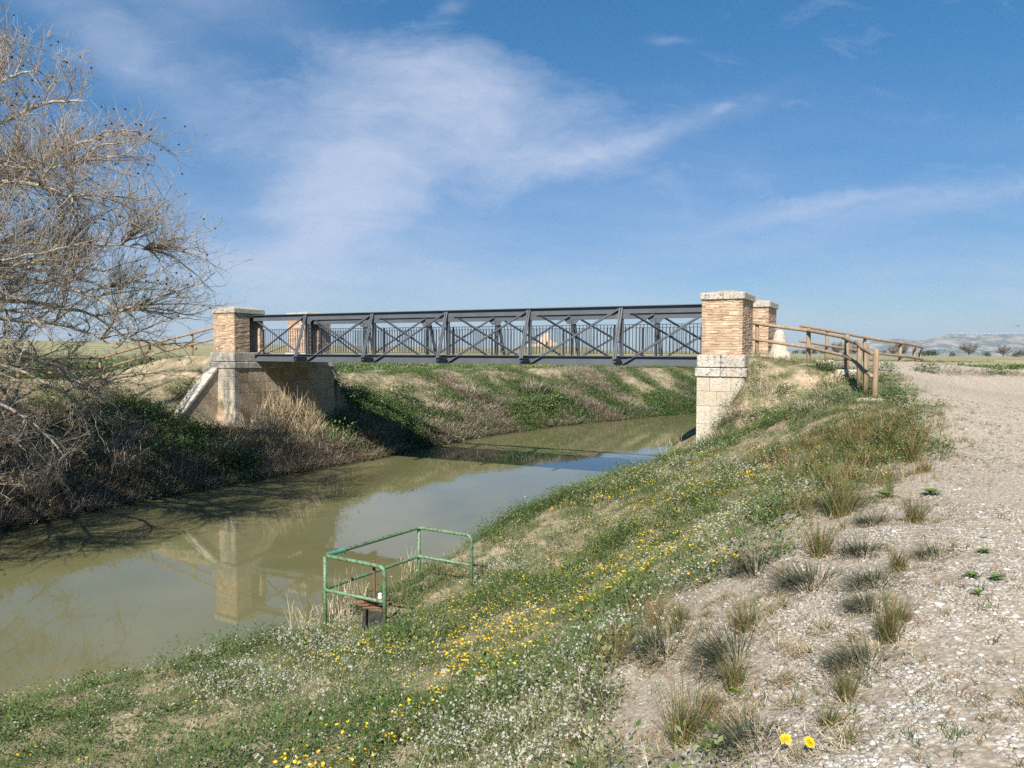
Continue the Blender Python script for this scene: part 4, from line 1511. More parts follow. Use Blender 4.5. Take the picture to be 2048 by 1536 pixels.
def pebble_template(seed, fine=True):
    rnd = np.random.RandomState(seed)
    t = (1 + 5 ** .5) / 2
    v = np.array([(-1, t, 0), (1, t, 0), (-1, -t, 0), (1, -t, 0), (0, -1, t), (0, 1, t), (0, -1, -t), (0, 1, -t), (t, 0, -1), (t, 0, 1), (-t, 0, -1), (-t, 0, 1)], float)
    f = [(0, 11, 5), (0, 5, 1), (0, 1, 7), (0, 7, 10), (0, 10, 11), (1, 5, 9), (5, 11, 4), (11, 10, 2), (10, 7, 6), (7, 1, 8), (3, 9, 4), (3, 4, 2), (3, 2, 6), (3, 6, 8), (3, 8, 9), (4, 9, 5), (2, 4, 11), (6, 2, 10), (8, 6, 7), (9, 8, 1)]
    v /= np.linalg.norm(v, axis=1)[:, None]
    vs, cache, nf = list(map(tuple, v)), {}, []

    def mid(a, b):
        key = (min(a, b), max(a, b))
        if key not in cache:
            m_ = (np.array(vs[a]) + np.array(vs[b])) / 2
            vs.append(tuple(m_ / np.linalg.norm(m_)))
            cache[key] = len(vs) - 1
        return cache[key]
    for a, b, c in (f if fine else []):
        ab, bc, ca = mid(a, b), mid(b, c), mid(c, a)
        nf += [(a, ab, ca), (b, bc, ab), (c, ca, bc), (ab, bc, ca)]
    nf = nf if fine else f
    v = np.array(vs)
    v = v * (1 + rnd.uniform(-.24, .24, (len(v), 1)))
    v = np.sign(v) * np.abs(v) ** rnd.uniform(.75, 1.1)
    v *= np.array([1, rnd.uniform(.6, .95), rnd.uniform(.32, .6)]) * .5
    return v, np.array(nf), np.zeros(len(v)), np.zeros(len(nf), int)


def build_pebbles():
    for fine, n, y0, y1, pw, label in ((True, 92000, 2.2, 5.4, 1.2, 'rounded tan and grey pebbles closest to the viewer on the path'),
                                       (False, 150000, 5.4, 17.0, 1.25, 'finer looking pebbles farther along the path')):
        tm = [pebble_template(s, fine) for s in range(7)]
        y = y0 + (y1 - y0) * RS.uniform(0, 1, n) ** pw
        x = RS.uniform(-.12, .74, n) * y + .2
        d = sdist(PATH_L, x, y)
        dens = (.42 + .58 * sstep(-.4, .8, d)) * np.where(d > -.8, 1.0, np.exp((d + .8) / .4)) * np.clip(.25 + (fbm(x * .9, y * .9, 77) - .33) * 4, .25, 1)
        k = RS.uniform(0, 1, n) < dens
        x, y = x[k], y[k]
        n = len(x)
        size = np.clip(RS.lognormal(math.log(.0122), .48, n), .006, .055) * (1 + .03 * y)
        tint = np.clip(RS.uniform(0, 1, n) + (fbm(x * .8, y * .8, 12) - .5) * .3, 0, 1)
        o = scatter('pebbles', tm, np.stack([x, y, ground_z(x, y) - size * .06], -1), RS.uniform(0, 6.28, n), size, tint, [M['pebble']], label, 'pebbles', lean=RS.normal(0, .15, (n, 2)))
        o.data.polygons.foreach_set('use_smooth', np.ones(len(o.data.polygons), bool))


build_pebbles()

# single rocks lying on the bank
def rock(px, py, size, label, seed, tall=.6):
    p = hit(px, py)
    v, f, t, mi = pebble_template(seed)
    v = v * np.array([1, 1, tall / .5]) * size
    me = np_mesh('rock', v, f, [M['limestone']], smooth=False)
    o = link('rock', me, None, (p[0], p[1], p[2] + size * .12))
    o.rotation_euler = (0, 0, seed * 1.3)
    tag(o, label, 'rock', 'pale rocks lying on the near bank')


rock(425, 1308, .30, 'pale rock by the water edge, largest of the loose rocks', 23, .7)
rock(892, 1345, .105, 'flat pale rock left of its close twin among low weeds', 24)
rock(921, 1349, .11, 'flat pale rock right of its close twin among low weeds', 25)
rock(962, 1367, .14, 'pale rock below the close pair, beside white wildflowers', 26)
rock(344, 1413, .09, 'whitish rock on bare soil near the water edge', 27)

# tufts of grass that stand singly in the gravel
def tuft_mesh(kind, seed):
    rnd = random.Random(seed)

    def fn(r, add):
        if kind == 'spiky':                  # wide, dark, wiry cushion
            for _ in range(460):
                a, q = r.uniform(0, 6.283), .42 * math.sqrt(r.random())
                d = Vector((math.cos(a) * q * 2.6, math.sin(a) * q * 2.6, r.uniform(.10, .85)))
                blade(add, r, (q * math.cos(a) * .75, q * math.sin(a) * .75, -.03), d, r.uniform(.22, .50), .0095, r.uniform(.05, .3), r.choice((.05, .2, .35, .5, .6, .9)))
            for _ in range(120):
                a, q = r.uniform(0, 6.283), .5 * math.sqrt(r.random())
                blade(add, r, (q * math.cos(a), q * math.sin(a), .0), Vector((r.uniform(-1, 1), r.uniform(-1, 1), r.uniform(.0, .35))), r.uniform(.08, .28), .010, .1, r.choice((.75, .9, 1.0)))
        elif kind == 'upright':              # green blades with rusty tips
            for _ in range(230):
                a, q = r.uniform(0, 6.283), .16 * math.sqrt(r.random())
                blade(add, r, (q * math.cos(a), q * math.sin(a), -.03), cone_dir(r, .46), r.uniform(.35, 1.0), .0105, r.uniform(.02, .25), r.choice((.08, .15, .25, .32, .5, .7, .76, .9)), 1, 3)
        elif kind == 'red':
            for _ in range(100):
                a, q = r.uniform(0, 6.283), .25 * math.sqrt(r.random())
                blade(add, r, (q * math.cos(a), q * math.sin(a), -.03), cone_dir(r, .8), r.uniform(.3, .8), .015, r.uniform(.02, .3), r.choice((.3, .45, .7, .75, .8)), 1, 2)
        else:                                # sparse
            for _ in range(34):
                a, q = r.uniform(0, 6.283), .12 * math.sqrt(r.random())
                blade(add, r, (q * math.cos(a), q * math.sin(a), -.03), cone_dir(r, .8), r.uniform(.4, 1.0), .022, r.uniform(.05, .4), r.choice((.25, .4, .55, .8)), 1, 2)
    v, f, t, mi = quads_template(fn, seed)
    return np_mesh('grass_tuft', v, f, [M['wiry'], M['blade']], mi, {'tint': np.clip(t, 0, 1)})


TM = {k: [tuft_mesh(k, 300 + i * 7 + len(k)) for i in range(6)] for k in ('spiky', 'upright', 'red', 'sparse')}
TUFTS = [  # kind, pixel of its foot, width or height in photo pixels, label
    ('spiky', 1625, 1172, 112, 'dark cushion of wiry grass, the roundest one amid the gravel'),
    ('spiky', 1512, 1140, 95, 'dark wiry tuft where the slope meets the gravel, beside yellow blooms'),
    ('spiky', 1475, 1325, 165, 'broadest dark wiry tuft, sprawling at the gravel edge'),
    ('spiky', 1336, 1302, 120, 'dark wiry tuft next to the rust red grass'),
    ('spiky', 1210, 1410, 90, 'dark wiry tuft surrounded by white wildflowers'),
    ('spiky', 1752, 1048, 70, 'low dark tuft in the gravel beside a tall green one'),
    ('spiky', 1728, 1108, 78, 'greyish tuft above the flat brown mat of grass'),
    ('spiky', 1874, 1114, 66, 'lone dark tuft standing farthest out on the pebble path'),
    ('spiky', 1752, 1170, 90, 'flat brownish mat of wiry grass below a greyish tuft'),
    ('spiky', 1742, 1218, 82, 'matted tuft touching the tallest green tuft'),
    ('spiky', 1733, 1336, 125, 'splayed pale tuft with long arching blades over pebbles'),
    ('spiky', 1512, 1496, 125, 'straggly brown tuft beside the two large yellow flowers'),
    ('spiky', 1690, 1020, 90, 'bushy brown tuft at the path edge below rusty grass'),
    ('upright', 1828, 1046, 62, 'green upright tuft with a rusty base, at the path edge'),
    ('upright', 1677, 1034, 78, 'tall green and brown tuft rising above the bushy brown tuft'),
    ('upright', 1640, 1114, 66, 'green tuft on the slope crest beside orange blooms'),
    ('upright', 1797, 1144, 58, 'upright green tuft between two dark low tufts'),
    ('upright', 1776, 1286, 84, 'tallest green tuft, ruddy at its foot, amid the gravel'),
    ('upright', 1800, 1248, 52, 'green tuft leaning against the tallest one'),
    ('upright', 1490, 1266, 68, 'upright green tuft above the broadest dark tuft'),
    ('upright', 1692, 1408, 66, 'rusty green tuft just above a dense dark green one'),
    ('upright', 1659, 1459, 62, 'dense dark green tuft with ruddy roots near the yellow flowers'),
    ('upright', 1371, 1492, 115, 'tall brown tipped tuft on bare soil beside the leaf rosettes'),
    ('upright', 1467, 1380, 66, 'green tuft growing out of the broadest dark tuft'),
    ('upright', 1424, 1428, 60, 'green tuft just above the leaf rosette'),
    ('red', 1236, 1318, 66, 'rust red grass tuft at the edge of the white wildflowers'),
    ('red', 1160, 1496, 70, 'rust red tuft among the white wildflowers at the bottom'),
    ('red', 1276, 1228, 55, 'small rusty tuft higher up, beside yellow blooms'),
    ('red', 1314, 1248, 60, 'brown tuft above the dark one next to the red grass'),
    ('upright', 1360, 1250, 48, 'slim green tuft at the edge of bare soil'),
    ('sparse', 1651, 1263, 40, 'little lone green tuft in the middle of bare gravel'),
    ('sparse', 1700, 1492, 56, 'thin brownish tuft below the dense dark green one'),
    ('sparse', 1494, 1438, 52, 'thin tuft between the broadest dark tuft and the straggly brown one'),
    ('sparse', 1587, 1418, 46, 'thin rusty tuft midway between the rosettes and the yellow flowers'),
    ('sparse', 1565, 1218, 40, 'thin tuft just below the roundest dark cushion'),
]
SMALL = [(1445, 1203, 26), (1542, 1232, 30), (1580, 1359, 28), (1685, 1060, 34), (1541, 1262, 24), (1711, 1292, 46), (1619, 1308, 20), (1581, 1299, 18), (1606, 1530, 50), (1560, 1150, 26), (1700, 940, 50), (1775, 985, 40), (1770, 930, 46)]


LITTER = []


def place_tuft(kind, px, py, size, label, group, i):
    p = hit(px, py)
    S = p[1] / FPX                            # metres per photo pixel
    o = link('grass_tuft', TM[kind][(i * 5 + int(px)) % 6], None, (p[0], p[1], p[2]))
    base = {'spiky': .70, 'upright': .66, 'red': .60, 'sparse': .72}[kind]
    k = size * S / base
    o.scale = (k * (1 + .12 * math.sin(i * 3.1)), k * (1 + .12 * math.cos(i * 1.7)), k * (1 + .15 * math.sin(i * 2.3)))
    o.rotation_euler = (0, 0, i * 2.1)
    LITTER.append((p[0], p[1], size * p[1] / FPX))
    tag(o, label, 'grass tuft', group)


for i, (kind, px, py, size, label) in enumerate(TUFTS):
    place_tuft(kind, px, py, size, label, 'tufts of grass along the gravel edge', i)
for i, (px, py, size) in enumerate(((1500, 945, 44), (1545, 925, 48), (1585, 965, 46), (1612, 905, 44), (1640, 935, 58), (1668, 880, 46), (1700, 905, 60), (1722, 868, 44), (1738, 935, 70), (1762, 890, 54),
                                    (1790, 860, 44), (1805, 905, 58), (1826, 925, 50), (1835, 880, 46), (1700, 965, 64), (1650, 990, 56), (1600, 1015, 44), (1845, 945, 40))):
    place_tuft('red' if i % 3 else 'upright', px, py, size, 'rusty green grass tuft on the crest of the slope below the timber fence', 'rusty tufts below the timber fence', i + 40)
for i, (px, py, size) in enumerate(SMALL):
    place_tuft('sparse', px, py, size, 'tiny sparse tuft of grass poking up between the pebbles', 'tiny tufts among the pebbles', i)


def litter():
    """Dead blades and seedling grass round the tufts and along the rim of the gravel."""
    tm = [quads_template(lambda r, a: [blade(a, r, (r.uniform(-.06, .06), r.uniform(-.06, .06), .006), (r.uniform(-1, 1), r.uniform(-1, 1), r.uniform(0, .45)), r.uniform(.03, .10), .0035, .15, r.uniform(.2, .9)) for _ in range(9)] and None, 150 + k) for k in range(3)]
    P = []
    for x, y, w in LITTER:
        for _ in range(int(16 + 60 * w)):
            a, q = RS.uniform(0, 6.28), w * .75 * math.sqrt(RS.uniform())
            P.append((x + q * math.cos(a), y + q * math.sin(a)))
    P = np.array(P)
    z = ground_z(P[:, 0], P[:, 1])
    n = len(P)
    scatter('dry_litter', tm, np.c_[P, z], RS.uniform(0, 6.28, n), RS.uniform(.6, 1.3, n), RS.normal(0, .1, n), [M['straw']], 'dead straw blades lying round the grass tufts', 'litter')
    sg = [quads_template(lambda r, a, k=k: t_grass(r, a, 9, .07 + .02 * k, .8, (.35, .55, .7)[k], .0035, .03), 160 + k) for k in range(3)]
    m_ = 14000
    y = 2.3 + 14 * RS.uniform(0, 1, m_) ** 1.3
    x = RS.uniform(-.1, .75, m_) * y
    d = sdist(PATH_L, x, y)
    dens = np.exp(-(np.maximum(0, d) / .9)) * (d > -.8) * np.clip((fbm(x * 1.6, y * 1.6, 180) - .36) * 4, .05, 1) * 1.0 + .02
    k = RS.uniform(0, 1, m_) < dens
    x, y = x[k], y[k]
    n = len(x)
    scatter('seedling_grass', sg, np.stack([x, y, ground_z(x, y)], -1), RS.uniform(0, 6.28, n), RS.uniform(.5, 1.3, n), RS.normal(0, .12, n), [M['blade']], 'short sparse grass sprouting along the gravel rim', 'grass')
    st = [quads_template(lambda r, a, k=k: t_grass(r, a, 5, .24 + .05 * k, .5, .55, .0035, .08, .12), 170 + k) for k in range(3)]
    x, y, sn = near_points(12000, power=1.2)
    dens = (1 - path_mask(x, y, sn)) * np.clip((fbm(x * 1.0, y * 1.0, 190) - .46) * 4, .03, .6)
    x, y, sn = pick_by(np.where(y > 24.5, 0, dens), x, y, sn)
    n = len(x)
    scatter('dry_stalks', st, np.stack([x, y, ground_z(x, y)], -1), RS.uniform(0, 6.28, n), RS.uniform(.5, 1.2, n), RS.normal(0, .15, n), [M['straw']], 'dead straw stalks standing among the weeds of the near bank', 'grass')


litter()


def rosettes():
    def fn(r, add):
        for k in range(26):
            a = k * 2.4
            L = .5 * (1 - .55 * k / 26)
            d = Vector((math.cos(a), math.sin(a), .25 + .9 * k / 26))
            s = Vector((-math.sin(a), math.cos(a), 0))
            p = Vector((0, 0, .01))
            w = .05
            for i in range(3):
                q = p + d.normalized() * L / 3
                w1 = (.085, .075, .01)[i]
                add([tuple(p - s * w * .5), tuple(p + s * w * .5), tuple(q + s * w1 * .5), tuple(q - s * w1 * .5)], r.uniform(.3, .6))
                p, w = q, w1
                d = (d.normalized() + Vector((0, 0, -.28)))
    v, f, t, mi = quads_template(fn, 9)
    m_ = leaf_mat('rosette_leaf', [(0, (.05, .10, .015)), (.5, (.13, .22, .04)), (1, (.25, .32, .09))], .3)
    me = np_mesh('leaf_rosette', v, f, [m_], mi, {'tint': t})
    for px, py, size, label in ((1424, 1466, 54, 'bright green leaf rosette just above its twin at the gravel edge'), (1417, 1506, 58, 'bright green leaf rosette lowest at the gravel edge'),
                                (1475, 1392, 36, 'small light green rosette below the broadest dark tuft'), (1968, 1109, 34, 'green rosette of leaves far out on the path'),
                                (1944, 1158, 36, 'flat green weed left of its neighbour on the open path'), (1994, 1162, 34, 'flat green weed right of its neighbour on the open path'),
                                (1955, 1192, 28, 'small green weed below two others on the open path'), (1862, 990, 46, 'grey green weed patch nearest the path on the far gravel'),
                                (1770, 995, 50, 'bluish green weed spreading on gravel below rusty grass')):
        p = hit(px, py)
        o = link('leaf_rosette', me, None, (p[0], p[1], p[2] + .018))
        k = size * p[1] / FPX / .74
        o.scale = (k, k, k)
        o.rotation_euler = (0, 0, px * 1.7)
        tag(o, label, 'weed', 'leaf rosettes in the gravel')


rosettes()


def dandelion(px, py, label, seed):
    # the head is what the photo shows; the stem drops from it to the gravel
    g = hit(px + 6, py + 26)
    p = at_depth(px, py, g[1] - .02)
    rnd = random.Random(seed)
    root = empty('yellow_flower', tuple(g))
    tag(root, label, 'flower', 'large yellow flowers in the gravel')
    head = Vector(p) - Vector(g)
    st = MB()
    st.tube([(0, 0, -.01), (head.x * .4, head.y * .3, head.z * .6), tuple(head - Vector((0, 0, .002)))], [.0016, .0014, .0013], 6)
    st.build('stem', M['weed'], root, True)
    n = Vector(((seed - 3.5) * .5, -.66, .70)).normalized()
    u = n.cross(Vector((1, 0, 0))).normalized()
    w = n.cross(u)

    def fn(r, add):
        for ring, (cnt, L, lift) in enumerate(((20, .0235, .0), (16, .018, .003), (12, .012, .0055), (8, .007, .007))):
            for k in range(cnt):
                a = 2 * math.pi * (k + r.uniform(-.2, .2) + .5 * ring) / cnt
                d = u * math.cos(a) + w * math.sin(a)
                s = (u * -math.sin(a) + w * math.cos(a)) * .0026
                L_ = L * r.uniform(.88, 1.06)
                c = n * (lift * .5)
                e = c + d * L_ + n * lift
                add([tuple(c), tuple(c + d * L_ * .5 - s + n * lift * .7), tuple(e - s * .7), tuple(e + s * .7)], r.uniform(.55, 1) - .16 * ring)
                add([tuple(c), tuple(e + s * .7), tuple(c + d * L_ * .5 + s + n * lift * .7), tuple(c + d * L_ * .25 + s * .5)], r.uniform(.55, 1) - .16 * ring)
    v, f, t, mi = quads_template(fn, seed)
    m_ = M['dandelion']
    link('flower_head', np_mesh('flower_head', v, f, [m_], mi, {'tint': t}), root, tuple(head))


M['dandelion'] = leaf_mat('dandelion_petal', [(0, (.50, .28, .004)), (.5, (.62, .44, .006)), (1, (.70, .56, .012))], .2)
dandelion(1571, 1478, 'large yellow flower beside the straggly brown tuft, left of its twin', 3)
dandelion(1619, 1484, 'large yellow flower on open gravel, right of its twin', 4)
# ------------------------------------------------------------------ shrubs, reeds, undergrowth of the banks
def t_bush(rnd, add, n=260, tint=.45, leaf=(.05, .10), H=.8, stems=12, mi=0, flat=.5):
    """A mound of leaves, ragged, on a few stems."""
    lobes = [(rnd.uniform(-.5, .5), rnd.uniform(-.4, .4), rnd.uniform(.15, .6) * H, rnd.uniform(.25, .5)) for _ in range(7)]
    for _ in range(n):
        cx, cy, cz, r = rnd.choice(lobes)
        d = cone_dir(rnd, 2.2)
        q = r * rnd.random() ** .4
        p = Vector((cx, cy, cz)) + d * q
        if p.z < 0: p.z = rnd.uniform(0, .15)
        L = rnd.uniform(*leaf)
        o = (d + Vector((rnd.uniform(-.8, .8), rnd.uniform(-.8, .8), rnd.uniform(-.5, .6))))
        add(leaf_quad(p, o, (rnd.uniform(-1, 1), rnd.uniform(-1, 1), 1), L, L * rnd.uniform(.45, .8)), tint + rnd.uniform(-.3, .3) + (p.z / H - .4) * .12, mi)


def t_brush(rnd, add, n=240, tint=.45, H=.9, mi=0):
    """A tangle of dry, thin stems."""
    for _ in range(n):
        a, q = rnd.uniform(0, 6.283), .55 * math.sqrt(rnd.random())
        d = Vector((math.cos(a) * q * 1.6 + rnd.uniform(-.6, .6), math.sin(a) * q * 1.6 + rnd.uniform(-.6, .6), rnd.uniform(.15, 1.0)))
        z = rnd.uniform(0, .45) * H
        blade(add, rnd, (q * math.cos(a), q * math.sin(a), z), d, rnd.uniform(.25, .6) * H, .016, rnd.uniform(.0, .3), tint + rnd.uniform(-.35, .35), mi, 2)


def t_reed(rnd, add, n=90, tint=.5, H=1.6, mi=0, spread=.35, width=.02):
    for _ in range(n):
        a, q = rnd.uniform(0, 6.283), .5 * math.sqrt(rnd.random())
        L = H * rnd.uniform(.5, 1.1)
        blade(add, rnd, (q * math.cos(a), q * math.sin(a), -.05), cone_dir(rnd, spread), L, width, rnd.uniform(.02, .12), tint + rnd.uniform(-.3, .3), mi, 3)
        if rnd.random() < .5:
            p = Vector((q * math.cos(a), q * math.sin(a), L * .4))
            blade(add, rnd, p, cone_dir(rnd, 1.0), L * .4, width * 1.3, .3, tint + rnd.uniform(-.2, .3), mi, 2)


PLM = [M['bushleaf'], M['drybrush'], M['straw'], M['weed']]


def plant_mesh(name, fn, seed):
    v, f, t, mi = quads_template(fn, seed)
    return np_mesh(name, v, f, PLM, mi, {'tint': np.clip(t, 0, 1)})


GREEN = [plant_mesh('green_shrub', lambda r, a: t_bush(r, a, 420, .42, (.06, .12), .8), 400 + k) for k in range(3)]
MIXED = [plant_mesh('mixed_shrub', lambda r, a: (t_bush(r, a, 240, .35, (.05, .10), .7), t_brush(r, a, 170, .45, .9, 1)), 410 + k) for k in range(3)]
BRUSH = [plant_mesh('dry_shrub', lambda r, a: (t_brush(r, a, 380, .42, .9, 1), t_bush(r, a, 40, .4, (.04, .08), .6)), 420 + k) for k in range(3)]
REED = [plant_mesh('reed_clump', lambda r, a: t_reed(r, a, 200, .55, 1.5, 2, .62), 430 + k) for k in range(3)]
SAGE = [plant_mesh('grey_shrub', lambda r, a: (t_bush(r, a, 200, .68, (.025, .05), .7, mi=3), t_brush(r, a, 260, .55, .8, 1)), 440 + k) for k in range(3)]


def place_shrub(name, me, p, size, label, i, zs=1.0, group=None):
    o = link(name, me, None, (p[0], p[1], p[2] - .05 * size))
    o.scale = (size, size, size * zs)
    o.rotation_euler = (0, 0, i * 1.9 + p[0])
    tag(o, label, name.replace('_', ' ').split(' ')[-1], group)


def far_pt(sf, s):
    """A point on the far bank: sf metres back from the water, s metres along the canal from the bridge."""
    x, y = BW(2.4 - sf, s)[:2]
    for _ in range(4):
        e = -sdist(FAR_EDGE, np.array([x]), np.array([y]))[0] - sf
        x, y = x + U[0] * e, y + U[1] * e
    return np.array([x, y, gz(x, y)])


FAR_SHRUBS = [  # name, meshes, metres back from water, metres along, size, flattening, label
    ('green_shrub', GREEN, 1.0, -4.4, 1.5, .9, 'dark bramble mound in shade below the wing wall'),
    ('dry_shrub', BRUSH, .9, -2.4, 1.5, .9, 'brown tangle at the water below the pale end of the stone abutment'),
    ('dry_shrub', BRUSH, 1.7, .2, 1.6, 1.0, 'tangled dry shrub against the foot of the stone abutment'),
    ('mixed_shrub', MIXED, .8, .6, 1.5, .9, 'half dry bramble leaning over the water before the abutment'),
    ('mixed_shrub', MIXED, .7, 2.9, 1.7, .95, 'dark bramble bulging over the water just past the dry reeds'),
    ('green_shrub', GREEN, 1.6, 4.6, 1.4, .8, 'green bramble beside the shaded foot of the abutment'),
    ('dry_shrub', BRUSH, .8, 5.2, 1.5, .8, 'grey brown brush in the abutment shadow at the water edge'),
    ('dry_shrub', BRUSH, .8, 7.6, 1.5, .75, 'rounded grey brush at the waterline under the bridge middle'),
    ('green_shrub', GREEN, 2.5, 8.6, 1.5, .7, 'green bush on the far slope behind the rounded grey brush'),
    ('mixed_shrub', MIXED, .9, 10.2, 1.6, .75, 'half green shrub at the water where the bank starts to bend'),
    ('green_shrub', GREEN, 3.2, 12.0, 1.6, .65, 'green bush midway up the sunny far slope'),
    ('dry_shrub', BRUSH, 1.8, 13.2, 1.7, .75, 'purplish grey dry shrub spreading on the sunny far bank'),
    ('green_shrub', GREEN, .9, 14.4, 1.5, .7, 'bright green bush overhanging the sunny far waterline'),
    ('green_shrub', GREEN, 1.2, 17.2, 1.6, .75, 'long green bush by the far water, left of the mauve dry brush'),
    ('dry_shrub', BRUSH, 2.8, 18.3, 1.8, .75, 'mauve dry brush below the bare soil scar'),
    ('green_shrub', GREEN, 1.1, 20.2, 1.6, .8, 'dense green bush at the far water below the mauve brush'),
    ('green_shrub', GREEN, 1.3, 23.0, 1.7, .8, 'green bush farther up the canal beside a second mauve brush'),
    ('dry_shrub', BRUSH, 2.9, 24.6, 1.9, .8, 'second mauve brush farther along the far bank'),
    ('green_shrub', GREEN, 1.3, 26.0, 1.7, .9, 'last green bush before the canal slips behind the near abutment'),
    ('dry_shrub', BRUSH, 1.0, -6.4, 1.6, .8, 'dark brush hanging over water beneath drooping twigs'),
    ('mixed_shrub', MIXED, 1.6, -8.2, 1.8, .8, 'shaded bramble behind the drooping twigs'),
    ('dry_shrub', BRUSH, .8, -9.6, 1.7, .75, 'dead grey brush sloping into the water beneath the bare tree'),
    ('dry_shrub', BRUSH, .8, -12.2, 1.8, .75, 'dead brush at the water nearest the bare trunk'),
    ('green_shrub', GREEN, 2.7, -5.6, 1.5, .8, 'green bush on the soil slope left of the wing wall'),
    ('green_shrub', GREEN, 3.6, -9.0, 1.6, .8, 'green bush on the slope beneath the timber fence'),
]
for i, (nm, ms, sf, s, size, zs, label) in enumerate(FAR_SHRUBS):
    place_shrub(nm, ms[i % 3], far_pt(sf, s), size, label, i, zs, 'shrubs along the far bank')
for i, (sf, s, size, zs, label) in enumerate(((2.0, 1.5, 1.35, 1.0, 'golden dry reeds against the abutment wall, thickest of all'), (1.9, 3.1, 1.25, 1.25, 'tall golden reeds rising before the shaded abutment wall'),
                                              (1.2, 2.0, 1.2, .75, 'bent dry reeds sagging from the abutment towards the water'))):
    place_shrub('reed_clump', REED[i], far_pt(sf, s), size, label, i, zs, 'dry reeds at the far abutment')
NEAR_SHRUBS = [
    ('grey_shrub', SAGE, 1528, 792, 62, 1.0, 'grey wiry shrub growing against the near stone abutment'),
    ('green_shrub', GREEN, 1580, 790, 40, .9, 'small dark green shrub on pink soil right of the grey wiry one'),
    ('green_shrub', GREEN, 1540, 835, 60, .6, 'green shrub on the slope below the grey wiry one'),
    ('grey_shrub', SAGE, 1625, 822, 75, .7, 'broad grey green shrub below the timber fence'),
    ('grey_shrub', SAGE, 1655, 790, 60, .6, 'low grey shrub at the foot of the timber fence'),
    ('green_shrub', GREEN, 1790, 800, 90, .45, 'low dark green shrub beside the last fence post'),
    ('green_shrub', GREEN, 1700, 800, 70, .5, 'low green shrub between the fence posts and the broad grey one'),
    ('grey_shrub', SAGE, 1450, 880, 70, .7, 'dry grey shrub leaning on the lower stones of the near abutment'),
    ('green_shrub', GREEN, 1370, 915, 55, .45, 'dark green plant at the waterside corner of the near abutment'),
    ('grey_shrub', SAGE, 1476, 835, 60, .8, 'grey brush hugging the right edge of the near abutment stones'),
    ('green_shrub', GREEN, 1845, 742, 50, .6, 'small green bush beside the end post of the far timber fence'),
    ('grey_shrub', SAGE, 1885, 744, 70, .5, 'pinkish dry weeds at the field edge past the fence end'),
    ('grey_shrub', SAGE, 1945, 747, 70, .45, 'dry weeds along the field edge, second past the fence end'),
    ('green_shrub', GREEN, 1985, 748, 60, .4, 'low green bush along the field edge below a bare tree'),
    ('grey_shrub', SAGE, 2030, 749, 70, .4, 'dry weeds along the field edge at the picture border'),
    ('green_shrub', GREEN, 1765, 741, 45, .6, 'small green bush at the foot of the far timber fence'),
    ('green_shrub', GREEN, 60, 1448, 115, .35, 'dark green grassy cushion at the very edge, bottom of the slope'),
]
for i, (nm, ms, px, py, w, zs, label) in enumerate(NEAR_SHRUBS):
    p = hit(px, py)
    place_shrub(nm, ms[i % 3], p, w * p[1] / FPX / 1.1, label, i, zs, 'shrubs on the near bank')


def stalks():
    """Thin dry reeds at the near water edge."""
    def fn(H, n, spread):
        return lambda r, a: t_reed(r, a, n, .7, H, 2, spread, .014)
    for i, (px, py, H, n, sp, w, label) in enumerate((
            (700, 1235, .85, 60, .42, .7, 'dry reeds behind the green railing, densest clump there'), (612, 1262, .80, 34, .55, .9, 'sparse dry reeds outside the green railing corner'),
            (560, 1262, .45, 22, .5, .6, 'short dry stalks at the water left of the railing'), (735, 1150, .8, 34, .4, .6, 'dry reeds at the water beyond the railing top bar'),
            (1110, 975, 1.0, 55, .55, 1.2, 'pale dry stalks arching over the water below the bridge'), (985, 1025, 1.0, 26, .4, .9, 'thin pale stalks standing at the water, left of the arching ones'),
            (930, 1045, .8, 16, .5, .9, 'few thin stalks at the bank edge above the railing end'), (1345, 905, .7, 18, .5, .8, 'thin dry stalks beside the near abutment foot'))):
        p = hit(px, py)
        if p[2] < .05:
            while p[2] < .05:
                p[0] += .08
                p[1] -= .05
                p[2] = gz(p[0], p[1])
        me = plant_mesh('reed_clump', fn(H, n, sp), 500 + i)
        o = link('reed_clump', me, None, tuple(p))
        o.scale = (w, w, 1)
        tag(o, label, 'reeds', 'dry reeds at the near water edge')
    def ashore(p, z=.10):
        for _ in range(60):
            if gz(p[0], p[1]) > z: break
            p[0] += .05
            p[1] -= .045
        p[2] = gz(p[0], p[1])
        return p
    p = ashore(hit(500, 1282))
    o = link('grass_tuft', TM['spiky'][1], None, tuple(p))
    k = 110 * p[1] / FPX / 1.1
    o.scale = (k, k, k * 1.2)
    tag(o, 'shaggy green tuft at the water edge left of the railing', 'grass tuft', 'tufts of grass along the water edge')
    for i, (px, py, w, label) in enumerate(((395, 1290, 80, 'low green tuft at the water beside the large pale rock'), (340, 1318, 60, 'low green tuft at the water, second from the large rock'), (235, 1352, 70, 'low green tuft at the water above bare soil'),
                                            (150, 1378, 60, 'low green tuft at the waterside nearest the viewer'))):
        p = ashore(hit(px, py))
        o = link('grass_tuft', TM['upright'][i % 3], None, tuple(p))
        k = w * p[1] / FPX / 1.6
        o.scale = (k * 1.9, k * 1.9, k)
        tag(o, label, 'grass tuft', 'tufts of grass along the water edge')


stalks()


